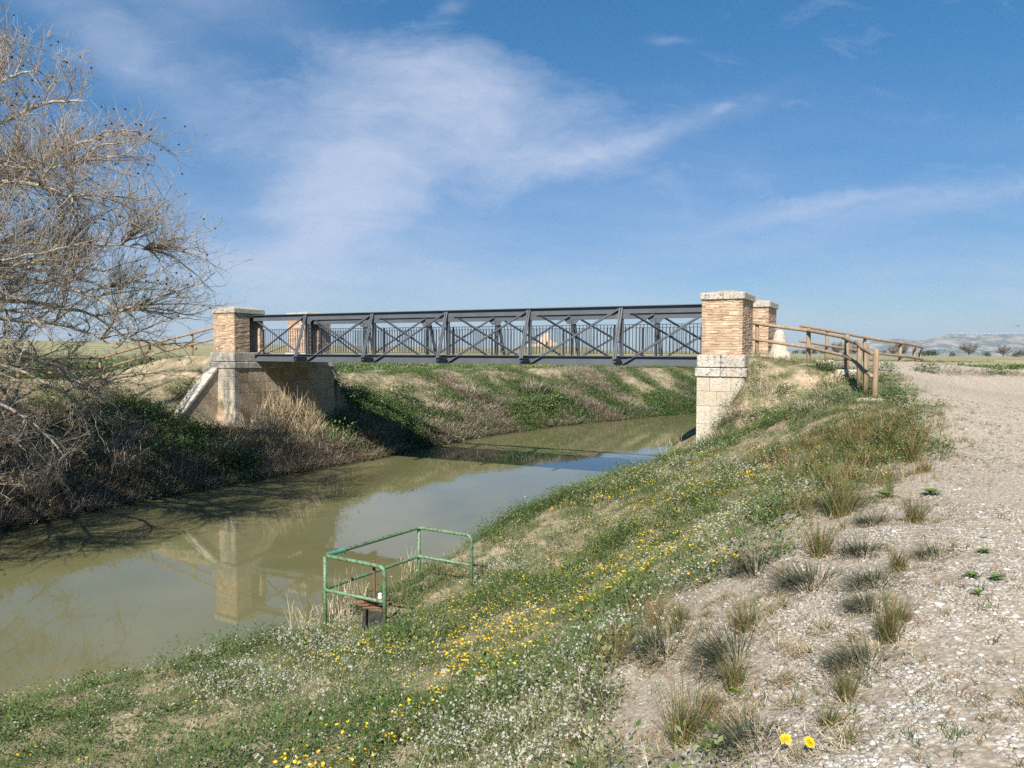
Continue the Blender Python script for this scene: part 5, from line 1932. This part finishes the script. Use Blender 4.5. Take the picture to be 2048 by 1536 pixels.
def build_far_plants():
    """Ground cover of the far bank and of the fields: nobody could count it."""
    bw = [quads_template(lambda r, a, k=k: t_bush(r, a, 46, (.35, .5, .25)[k], (.05, .10), .35), 600 + k) for k in range(3)]
    n = 62000
    seg = np.hypot(*np.diff(FAR_EDGE, axis=0).T)
    Lc = np.r_[0, np.cumsum(seg)]
    q = RS.uniform(Lc[2] - 4, Lc[14] + 10, n)
    ex, ey = np.interp(q, Lc, FAR_EDGE[:, 0]), np.interp(q, Lc, FAR_EDGE[:, 1])
    e2x, e2y = np.interp(q + .5, Lc, FAR_EDGE[:, 0]) - ex, np.interp(q + .5, Lc, FAR_EDGE[:, 1]) - ey
    sf = 9 * RS.uniform(0, 1, n) ** 1.35 - .15
    nn = np.hypot(e2x, e2y)
    x, y = ex - sf * e2y / nn, ey + sf * e2x / nn
    sf = -sdist(FAR_EDGE, x, y)
    cl = fbm(x * .42, y * .42, 140)
    low = np.exp(-(np.maximum(0, sf) / 4.2) ** 2)
    dens = np.clip((cl - .47 + .30 * low) * 4.5, 0.06, 1) * (sf > -.1) * (sf < 9)
    rx, ry = x - PO[0], y - PO[1]
    t2, s2 = rx * U[0] + ry * U[1], rx * V[0] + ry * V[1]
    dens = np.where((t2 < .6) & (t2 > -9) & (s2 > -.5) & (s2 < 6), 0, dens)
    dens = np.where((sf > 5.0) & (s2 < -.3), dens * .35, dens) * (1 - .30 * sstep(3.6, 5.5, sf))
    k = RS.uniform(0, 1, n) < dens
    x, y, sf, low = x[k], y[k], sf[k], low[k]
    n = len(x)
    kind = fbm(x * .5, y * .5, 144) + RS.normal(0, .07, n) + .06 * low
    z = ground_z(x, y)
    g = kind < np.where(y < 33, .43, .62)
    for sel, nm, mats, label, tm in ((g, 'undergrowth', [M['bushleaf']], 'green undergrowth covering the far bank slope', bw),
                                     (~g, 'dry_undergrowth', [M['drybrush']], 'dry mauve brown undergrowth along the far waterline',
                                      [quads_template(lambda r, a: t_brush(r, a, 46, .45, .5), 620 + k) for k in range(3)])):
        m_ = int(sel.sum())
        scatter(nm, tm, np.stack([x, y, np.maximum(z, .0) - .03], -1)[sel], RS.uniform(0, 6.28, m_), RS.uniform(.45, 1.15, m_) * (.75 + .7 * low[sel]), RS.normal(0, .15, m_), mats, label, 'undergrowth', zs=RS.uniform(.5, 1.0, m_))
    # the bean rows and scrub of the fields
    n = 42000
    D = 36 + 150 * RS.uniform(0, 1, n) ** 1.6
    tan = RS.uniform(-.72, .72, n)
    x, y = tan * D, D
    sn, sf = sdist(NEAR_EDGE, x, y), -sdist(FAR_EDGE, x, y)
    pm = path_mask(x, y, sn)
    ok = np.where(sn > 0, (pm < .15) & (y > .25 * x + 35), sf > 9)
    row = .5 + .5 * np.sin((x * .35 + y * .94) * 2 * math.pi / 3.2)
    dens = ok * np.clip((fbm(x * .25, y * .25, 160) - .36) * 3, .05, 1) * np.where(sn > 0, .35 + .65 * row, .6)
    k = RS.uniform(0, 1, n) < dens
    x, y, sn = x[k], y[k], sn[k]
    n = len(x)
    cw = [quads_template(lambda r, a, k=k: t_bush(r, a, 40, (.25, .4, .15)[k], (.14, .26), .4), 660 + k) for k in range(3)]
    scatter('field_crop', cw, np.stack([x, y, ground_z(x, y) - .03], -1), RS.uniform(0, 6.28, n), RS.uniform(.4, .95, n), RS.normal(.10, .22, n), [M['weed']], 'low green crop and scrub scattered over the flat fields', 'crop', zs=RS.uniform(.5, .9, n))
    # yellow mustard on the far bank top
    ym = [quads_template(lambda r, a: (t_weed(r, a, 18, .35, .35, .45, (.05, .09)), [a(leaf_quad((r.uniform(-.4, .4), r.uniform(-.4, .4), r.uniform(.25, .5)), cone_dir(r, 1.5), (0, 0, 1), .05, .04), r.uniform(0, 1), 2) for _ in range(16)]), 640 + k) for k in range(3)]
    n = 3600
    x, y = RS.uniform(-9, 26, n), RS.uniform(44, 92, n)
    sf = -sdist(FAR_EDGE, x, y)
    dens = ((sf > 6.0) & (sf < 13)) * np.clip((fbm(x * .22, y * .22, 170) - .36) * 4, 0, 1) * np.clip(.45 + .03 * x, .1, 1)
    k = RS.uniform(0, 1, n) < dens
    x, y = x[k], y[k]
    n = len(x)
    scatter('mustard_flowers', ym, np.stack([x, y, ground_z(x, y)], -1), RS.uniform(0, 6.28, n), RS.uniform(.6, 1.1, n), RS.normal(0, .1, n), MATS3, 'yellow mustard flowering along the top of the far bank', 'wildflowers')


build_far_plants()

# ------------------------------------------------------------------ trees
class Twigs:
    """Collects tapering three- to six-sided branches into arrays."""
    def __init__(s):
        s.V, s.F, s.n = [], [], 0

    def add(s, P, r0, r1, k):
        P = np.asarray(P)
        n = len(P)
        d = np.gradient(P, axis=0)
        d /= np.linalg.norm(d, axis=1)[:, None] + 1e-9
        ref = np.array([0.31, 0.17, .93]) if abs(d[0, 2]) < .9 else np.array([1., 0, 0])
        a = np.cross(d, ref)
        a /= np.linalg.norm(a, axis=1)[:, None] + 1e-9
        b = np.cross(d, a)
        q = np.arange(k) * 2 * math.pi / k
        rr = np.linspace(r0, r1, n)[:, None, None]
        ring = P[:, None, :] + rr * (a[:, None, :] * np.cos(q)[None, :, None] + b[:, None, :] * np.sin(q)[None, :, None])
        s.V.append(ring.reshape(-1, 3))
        i = np.arange(n - 1)[:, None] * k
        j = np.arange(k)[None, :]
        jn = (j + 1) % k
        f = np.stack([i + j, i + jn, i + k + jn, i + k + j], -1).reshape(-1, 4) + s.n
        s.F.append(f)
        s.n += n * k

    def mesh(s, name, mat, smooth=True):
        return np_mesh(name, np.concatenate(s.V), np.concatenate(s.F), [mat], smooth=smooth)


def grow(rs, p, d, L, n, wob, trop):
    """A wandering polyline; trop is added to the direction at each step."""
    P = [np.array(p, float)]
    d = np.array(d, float)
    d /= np.linalg.norm(d)
    for i in range(n):
        d = d + rs.normal(0, wob, 3) + np.array(trop(P[-1], i / n))
        d /= np.linalg.norm(d)
        P.append(P[-1] + d * L / n)
    return np.array(P)


def side_dir(rs, d, ang):
    r = rs.normal(0, 1, 3)
    a = np.cross(d, r)
    a /= np.linalg.norm(a) + 1e-9
    return d * math.cos(ang) + a * math.sin(ang)


def bez(p0, d0, p1, n, wob, rs, sag=0.0):
    """A curved, slightly wandering branch from p0 (leaving along d0) to p1."""
    L = np.linalg.norm(p1 - p0)
    c1 = p0 + d0 * L * .40
    c2 = p1 + np.array((0, 0, sag * L)) - (p1 - c1) * .30
    q = np.linspace(0, 1, n + 1)[:, None]
    P = p0 * (1 - q) ** 3 + 3 * c1 * q * (1 - q) ** 2 + 3 * c2 * q * q * (1 - q) + p1 * q ** 3
    w = np.cumsum(rs.normal(0, wob * L / n, P.shape), axis=0)
    return P + w - w[:1] * (1 - q)


CROWN_Z = [-.5, .8, 2.2, 4.0, 5.2, 6.2, 6.9, 8.2, 9.1, 10.7, 12.4, 14.2, 15.8]
CROWN_R = [4.6, 6.6, 7.4, 8.6, 9.5, 10.0, 10.0, 9.3, 8.9, 7.2, 5.2, 3.4, 1.2]


def plane_tree():
    rs = np.random.RandomState(17)
    bx, by = -16.6, 18.6
    bz = gz(bx, by)
    root = empty('bare_plane_tree', (bx, by, bz))
    tag(root, 'large leafless tree on the far bank, its twigs drooping to the water', 'tree')
    radius = lambda z: np.interp(z, CROWN_Z, CROWN_R)

    def target(az, z, f):
        a = R(az)
        q = radius(z) * f * (1 - .66 * float(sstep(5, 40, az)) * (az < 90) - .45 * (az >= 90) * (az < 150))
        return np.array((math.cos(a) * q, math.sin(a) * q, z - bz))
    tp = np.array([(0, 0, -.4), (.05, 0, 1.0), (.12, -.05, 2.4), (.2, 0, 4.0), (.3, .1, 6.0), (.35, .15, 9.0), (.45, .1, 13.0)])
    trunk = Twigs()
    trunk.add(tp[:4], .46, .34, 12)
    trunk.add(tp[3:], .34, .06, 10)
    link('trunk', trunk.mesh('trunk', M['bark']), root)
    limb, branch, twig = Twigs(), Twigs(), Twigs()
    nodes, ndir = [], []
    def shades_masonry(p):
        # would this point of the crown throw its shade on the end of the abutment or its pillar?
        w = np.array((p[0] + bx - PO[0], p[1] + by - PO[1]))
        s_, t_ = w @ V, w @ U
        k = (-.1 - s_) / -(SUN.x * V[0] + SUN.y * V[1])
        t_ = t_ - k * (SUN.x * U[0] + SUN.y * U[1])
        z_ = p[2] + bz - k * SUN.z
        return k > 0 and -2.6 < t_ < 1.0 and .6 < z_ < 6.6

    azs = list(rs.uniform(-100, 35, 56)) + list(rs.uniform(90, 255, 12))
    for i, az in enumerate(azs):
        hid = az > 85
        zt = 1.6 + 13.2 * ((i * .618) % 1.0) ** 1.15 if not hid else rs.uniform(4, 13)
        z0 = np.clip(zt * .62 - rs.uniform(-.4, 1.6), 1.6, 11.0)
        p0 = np.array([np.interp(z0, tp[:, 2], tp[:, c]) for c in (0, 1, 2)])
        p1 = target(az, zt, rs.uniform(.72, .92))
        out = p1 - p0
        out[2] = 0
        out /= np.linalg.norm(out) + 1e-9
        d0 = out * .8 + np.array((0, 0, .75 if zt < 8 else .55))
        d0 /= np.linalg.norm(d0)
        P = bez(p0, d0, p1, 18, .10, rs, .10 if zt < 6 else .02)
        L = np.linalg.norm(p1 - p0)
        limb.add(P, .038 + .0100 * L, .017, 7)
        g = np.gradient(P, axis=0)
        nodes.append(P[3:])
        ndir.append(g[3:] / (np.linalg.norm(g[3:], axis=1)[:, None] + 1e-9))
    N, ND = np.concatenate(nodes), np.concatenate(ndir)
    seeds, leaves = [], []
    nv, nh = 1650, 150
    for i in range(nv + nh):
        hid = i >= nv
        az = rs.uniform(88, 262) if hid else (rs.uniform(-85, 28) if rs.rand() < .75 else rs.uniform(-108, 80))
        z = rs.uniform(.9, 15.6) if rs.rand() < .62 else rs.uniform(2.0, 9.5)
        if z < 5.2 and rs.rand() < .58: continue
        f = rs.uniform(.28, 1.0) ** .62
        p1 = target(az, z, f * rs.uniform(.94, 1.03))
        p1[2] = max(p1[2], -bz + .25)
        if shades_masonry(p1) and rs.rand() < .88: continue
        dd = p1 - N
        dist = np.linalg.norm(dd, axis=1)
        inner = np.hypot(N[:, 0], N[:, 1]) < np.hypot(p1[0], p1[1]) + .1
        al = (dd * ND).sum(1) / (dist + 1e-6)
        score = dist * (1.35 - .5 * al) + np.where(inner, 0, 3) + np.where(dist < .5, 2, 0) + np.maximum(0, N[:, 2] - p1[2] + .15) * (.9 if z > 4.5 else .35) + (np.abs(dist - 1.8) * .15)
        j = int(np.argmin(score))
        low = z < 5.0
        tdir = dd[j] / (dist[j] + 1e-9)
        d0 = ND[j] * .5 + tdir * .5 + np.array((0, 0, .45 if not low else .30))
        d0 /= np.linalg.norm(d0)
        B = bez(N[j], d0, p1, 10, .13, rs, .05 if low else -.10)
        L = dist[j]
        branch.add(B, .010 + .0070 * L, .006, 5)
        if hid and i % 2: continue
        for q2 in np.linspace(.18, 1.0, 5 if hid else int(np.clip(5 + L * 3.0, 8, 15))):
            k2 = min(int(q2 * 9), 9)
            d2 = B[k2 + 1] - B[k2] + 1e-6
            d2 /= np.linalg.norm(d2)
            td = side_dir(rs, d2, rs.uniform(.3, .95))
            td[2] += .25 if not low else rs.uniform(-.40, .40)
            TL = rs.uniform(.45, 1.15)
            dr3 = rs.uniform(-.08, .10) if low else rs.uniform(-.02, .16)
            T = grow(rs, B[k2], td, TL, 6, .15, lambda p, t_: (0, 0, dr3))
            T[:, 2] = np.maximum(T[:, 2], -bz + .2)
            twig.add(T, .0088 if low else .0064, .0042 if low else .0034, 3)
            for q3 in (1, 2, 3, 4, 5):
                if rs.rand() < (.4 if hid else .66):
                    d3 = T[q3 + 1] - T[q3]
                    d3 /= np.linalg.norm(d3) + 1e-9
                    sd = side_dir(rs, d3, rs.uniform(.4, 1.0))
                    sd[2] += .2
                    S = grow(rs, T[q3], sd, rs.uniform(.12, .42), 3, .17, lambda p, t_: (0, 0, .04))
                    twig.add(S, .005, .0030, 3)
                    if rs.rand() < (.018 + .05 * (z > 9)): seeds.append(S[-1] - np.array((0, 0, .05)))
                    if rs.rand() < (.13 if low else .008): leaves.append(S[-1])
    link('limb', limb.mesh('limb', M['bark']), root)
    link('branch', branch.mesh('branch', M['twig']), root)
    link('crown', twig.mesh('crown', M['twig']), root)

    # withered leaves still hanging low down
    def fn(r, add):
        for _ in range(4):
            L = r.uniform(.04, .08)
            add(leaf_quad((r.uniform(-.04, .04), r.uniform(-.04, .04), r.uniform(-.06, .02)), (r.uniform(-1, 1), r.uniform(-1, 1), -1), (r.uniform(-1, 1), r.uniform(-1, 1), .4), L, L * .6), r.uniform(.1, .9))
    lv = np.array(leaves)
    n = len(lv)
    scatter('withered_leaves', [quads_template(fn, 700 + k) for k in range(3)], lv, RS.uniform(0, 6.28, n), RS.uniform(.7, 1.3, n), RS.normal(0, .1, n), [M['dry_leaf']], None, None, parent=root)['kind'] = 'stuff'
    sv, sf_, st_, sm_ = pebble_template(3)
    sv = sv / np.linalg.norm(sv, axis=1)[:, None] * .026
    ball = np_mesh('seed_ball', sv, sf_, [M['seed']], smooth=True)
    sd = sorted(seeds, key=lambda p: -(p[0] + p[2] * .4))
    for p in sd[:100]:
        link('seed_ball', ball, root, tuple(p))
    rest = np.array(sd[100:])
    n = len(rest)
    o = scatter('hanging_seed', [(sv, sf_, st_, sm_)], rest, np.zeros(n), RS.uniform(.8, 1.1, n), np.zeros(n), [M['seed']], None, None, parent=root)
    o['kind'] = 'stuff'
    print('tree', twig.n, len(seeds), len(leaves))


plane_tree()


def small_bare_tree(seed, H):
    rs = np.random.RandomState(seed)
    tr, tw = Twigs(), Twigs()
    tr.add([(0, 0, -.2), (.05 * H / 6, 0, H * .18), (0, .02 * H, H * .34)], H * .030, H * .022, 7)
    for k in range(15):
        a = k * 2.4
        e = rs.uniform(.35, 1.35)
        P = grow(rs, (0, 0, H * rs.uniform(.18, .34)), (math.cos(a) * math.cos(e), math.sin(a) * math.cos(e), math.sin(e)), H * rs.uniform(.42, .68), 8, .13, lambda p, q: (0, 0, .03))
        tr.add(P, H * .014, H * .005, 4)
        for q in range(2, 9):
            for _ in range(6):
                B = grow(rs, P[q], side_dir(rs, (P[q] - P[q - 1]) / np.linalg.norm(P[q] - P[q - 1]), rs.uniform(.4, 1.1)), H * rs.uniform(.10, .24), 4, .2, lambda p, t_: (0, 0, .05))
                tw.add(B, H * .0056, H * .0036, 3)
                for c in (1, 2, 3, 4):
                    C = grow(rs, B[c], side_dir(rs, np.array((0, 0, 1.)), rs.uniform(.2, 1.4)), H * rs.uniform(.05, .11), 2, .2, lambda p, t_: (0, 0, .05))
                    tw.add(C, H * .0034, H * .002, 3)
    return tr.mesh('trunk', M['far_twig']), tw.mesh('crown', M['far_twig'])


def evergreen(seed, H, W, cypress=False):
    rnd = random.Random(seed)

    def fn(r, add):
        lob = [(r.uniform(-.35, .35) * W, r.uniform(-.35, .35) * W, r.uniform(.35, .85) * H, r.uniform(.16, .30) * W) for _ in range(9)]
        for _ in range(520):
            if cypress:
                z = r.random()
                rad = W * .5 * math.sin(math.pi * min(1, (z * .9 + .12))) ** .7
                a = r.uniform(0, 6.283)
                p = Vector((rad * math.cos(a), rad * math.sin(a), .08 * H + z * H * .92))
                d = Vector((math.cos(a), math.sin(a), 1.4))
            else:
                cx, cy, cz, rr = r.choice(lob)
                d = cone_dir(r, 2.3)
                p = Vector((cx, cy, cz)) + d * rr
            L = W * r.uniform(.07, .15)
            add(leaf_quad(p, d + Vector((r.uniform(-.6, .6), r.uniform(-.6, .6), 0)), (r.uniform(-1, 1), r.uniform(-1, 1), .5), L, L * .6), r.random())
    v, f, t, mi = quads_template(fn, seed)
    crown = np_mesh('crown', v, f, [M['evergreen']], mi, {'tint': t})
    tr = Twigs()
    tr.add([(0, 0, -.3), (0, 0, H * .3), (0, 0, H * .7)], H * .03, H * .012, 6)
    return tr.mesh('trunk', M['bark']), crown


def far_tree(name, meshes, px, dist, hpx, Hmodel, label, group, rz=0.0, base=None):
    x, y = (px - 1024) / FPX * dist, dist
    z = gz(x, y)
    root = empty(name, (x, y, z), rz)
    k = hpx * dist / FPX / Hmodel
    wide = 1.12 if name == 'bare_tree' else 1.0
    root.scale = (k * wide, k * wide, k)
    tag(root, label, 'tree', group)
    for nm, me in zip(('trunk', 'crown'), meshes):
        link(nm, me, root)


BARE = [small_bare_tree(40 + i, 8.0) for i in range(3)]
for i, (px, d, h, label) in enumerate(((1937, 330, 33, 'grey bare tree in the fields below the flat hill, with the widest crown'), (2006, 360, 28, 'grey bare tree in the fields, nearest the picture edge'), (1803, 300, 36, 'bare tree behind the end of the far timber fence'),
                                       (1674, 320, 32, 'small bare tree standing behind the middle of the far timber fence'), (1708, 340, 26, 'smaller bare tree just right of another behind the far timber fence'), (2043, 420, 20, 'hazy bare tree cut by the picture edge'),
                                       (1785, 330, 24, 'low bare tree crowded beside a taller one at the fence end'))):
    far_tree('bare_tree', BARE[i % 3], px, d, h, 8.0, label, 'bare trees in the fields', i * 1.3)
PINE = [evergreen(60 + i, 6.0, 7.5) for i in range(3)]
CYP = [evergreen(70 + i, 8.0, 1.9, True) for i in range(2)]
for i, (px, d, h, kind, label) in enumerate((
        (1849, 420, 11, 0, 'round dark evergreen first in the clump right of the fence end'), (1858, 425, 12, 0, 'round dark evergreen second in the clump right of the fence end'), (1868, 430, 12, 0, 'round dark evergreen third in the clump right of the fence end'),
        (1877, 430, 13, 1, 'slim cypress touching the dark evergreen clump'), (1888, 430, 16, 1, 'tallest slim cypress between the clump and the widest bare tree'), (1896, 430, 11, 1, 'short cypress right of the tallest one'),
        (1905, 440, 9, 0, 'low dark evergreen left of the widest bare tree'), (1963, 440, 14, 1, 'dark pointed tree right of the widest bare tree'), (1973, 440, 11, 0, 'dome shaped dark evergreen beside the pointed one'),
        (2030, 480, 11, 0, 'dark evergreen under the hazy bare tree'),
        (1572, 470, 8, 0, 'dark pine just right of the guard stone, first of the far row'), (1590, 480, 8, 0, 'dark pine second in the far row'), (1608, 480, 8, 0, 'dark pine third in the far row'), (1628, 480, 9, 0, 'dark pine fourth in the far row'),
        (1646, 490, 9, 0, 'dark pine fifth in the far row, behind the fence rails'), (1690, 490, 8, 0, 'dark pine between the two small bare trees'), (1735, 490, 9, 0, 'dark pine behind the curving fence posts'), (1765, 490, 9, 0, 'dark pine left of the bare tree at the fence end'))):
    far_tree('cypress' if kind else 'pine_tree', (CYP if kind else PINE)[i % (2 if kind else 3)], px, d, h, 8.0 if kind else 6.0, label, 'dark evergreens beyond the fields', i * .9)

# ------------------------------------------------------------------ the ruin, the wind farm, a bird
def ruin():
    D = 400.0
    S = D / FPX
    x0 = (1088 - 1024) * S
    z0 = gz(x0, D) - .4
    root = empty('ruined_building', (x0, D, z0))
    tag(root, 'crumbling orange brick ruin glimpsed through the bridge railing', 'building')
    m_ = m_simple('ruin_brick', (.40, .28, .19), (.58, .45, .32), .5, .95, .5, .1)

    def wall(name, pts, y0, y1, parent=root, mat=m_):
        mb = MB()
        n = len(pts)
        mb.poly([(a * S, y0, b * S) for a, b in pts] + [(a * S, y1, b * S) for a, b in pts],
                [tuple(range(n)), tuple(range(2 * n - 1, n - 1, -1))] + [(j, n + j, n + (j + 1) % n, (j + 1) % n) for j in range(n)])
        return mb.build(name, mat, parent)
    wall('wall', [(-14, 0), (8.5, 0), (8.5, 12), (9, 26), (5, 27), (0, 25), (-4, 21), (-8, 17), (-10, 9), (-14, 5)], -2, 2.0)
    wall('tower', [(0.5, 0), (9, 0), (9, 25), (7.5, 26), (5, 24.5), (0.5, 25)], 2.02, 8)
    wall('side_wall', [(8.6, 0), (15, 0), (15, 11), (12, 13), (10, 15), (8.6, 14)], -3.2, -.5)
    wall('low_wall', [(15.1, 0), (26, 0), (25, 8), (21, 9.5), (15.1, 9)], -1, 6)
    wall('rubble_wall', [(-36, 0), (-14.2, 0), (-14.2, 4), (-20, 6), (-27, 4), (-34, 5)], -1, 2)
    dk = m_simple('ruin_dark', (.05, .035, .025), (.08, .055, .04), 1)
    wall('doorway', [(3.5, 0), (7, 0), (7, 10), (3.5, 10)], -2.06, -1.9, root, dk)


ruin()


def wind_farm():
    mb = MB()
    mb.tube([(0, 0, -6), (0, 0, 34)], [1.5, .9], 8)
    tower = mb.mesh('tower', M['turbine'], True)
    nb = MB()
    nb.cbox(-1.2, 1.2, -2, 4, 33.4, 36, .4)
    nac = nb.mesh('nacelle', M['turbine'])
    rb = MB()
    for k in range(3):
        a = k * 2 * math.pi / 3 + .4
        d = Vector((math.sin(a), 0, math.cos(a)))
        s = Vector((math.cos(a), 0, -math.sin(a)))
        pts = []
        for q, w in ((1, .7), (5, 1.5), (20, .4)):
            for e in (-1, 1):
                pts += [d * q + s * w * e + Vector((0, -2.6, 35)), d * q + s * w * e + Vector((0, -2.3, 35))]
        rb.poly(pts, [(0, 2, 6, 4), (4, 6, 10, 8), (1, 5, 7, 3), (5, 9, 11, 7), (0, 4, 5, 1), (4, 8, 9, 5), (2, 3, 7, 6), (6, 7, 11, 10), (8, 10, 11, 9), (0, 1, 3, 2)])
    rot = rb.mesh('rotor', M['turbine'])
    Dm = 12000 + 4500 * .66
    for i, px in enumerate((1904, 1914, 1922, 1932, 1942, 1951, 1961, 1968, 1976, 1984, 1992, 2002, 2010, 2028)):
        x = (px - 1024) / FPX * Dm
        root = empty('wind_turbine', (x, Dm, float(mesa_top(px)) - 2))
        tag(root, 'tiny white wind turbine standing on the flat hilltop', 'wind turbine', 'wind turbines along the hilltop')
        root.scale = (1.1, 1.1, 1.1)
        link('tower', tower, root)
        link('nacelle', nac, root)
        r = link('rotor', rot, root)


wind_farm()


def bird():
    p = at_depth(2035, 652, 120)
    mb = MB()
    mb.tube([(-.22, 0, 0), (-.10, 0, .01), (.05, 0, .02), (.20, 0, .03), (.27, 0, .03)], [.01, .05, .07, .05, .01], 8)
    root = mb.build('bird', M['feather'], None, True, tuple(p))
    tag(root, 'small dark bird gliding in the sky above the flat hill', 'bird')
    for s in (-1, 1):
        w = MB()
        w.poly([(-.06, s * .04, .03), (.12, s * .04, .03), (.06, s * .30, .10), (-.08, s * .30, .10), (-.02, s * .58, .06),
                (-.06, s * .04, .02), (.12, s * .04, .02), (.06, s * .30, .09), (-.08, s * .30, .09), (-.02, s * .58, .055)],
               [(0, 1, 2, 3), (3, 2, 4), (5, 8, 7, 6), (8, 9, 7), (0, 5, 6, 1), (1, 6, 7, 2), (2, 7, 9, 4), (4, 9, 8, 3), (3, 8, 5, 0)])
        w.build('wing', M['feather'], root)
    root.rotation_euler = (0, 0, .4)


bird()

# ------------------------------------------------------------------ the air
def haze():
    mb = MB()
    mb.box(-14000, 16000, -600, 18500, -80, 520)
    m_ = bpy.data.materials.new('air')
    m_.use_nodes = True
    m_.node_tree.nodes.clear()
    k = NT(m_.node_tree)
    out = k.n('ShaderNodeOutputMaterial')
    v = k.n('ShaderNodeVolumePrincipled')
    v.inputs['Color'].default_value = (.66, .80, 1.0, 1)
    v.inputs['Density'].default_value = HAZE
    v.inputs['Anisotropy'].default_value = 0.1
    k.L.new(v.outputs[0], out.inputs['Volume'])
    o = mb.build('haze', m_)
    tag(o, 'pale blue air haze softening the distant hills', 'haze', kind='stuff')


HAZE = 4.2e-5
haze()
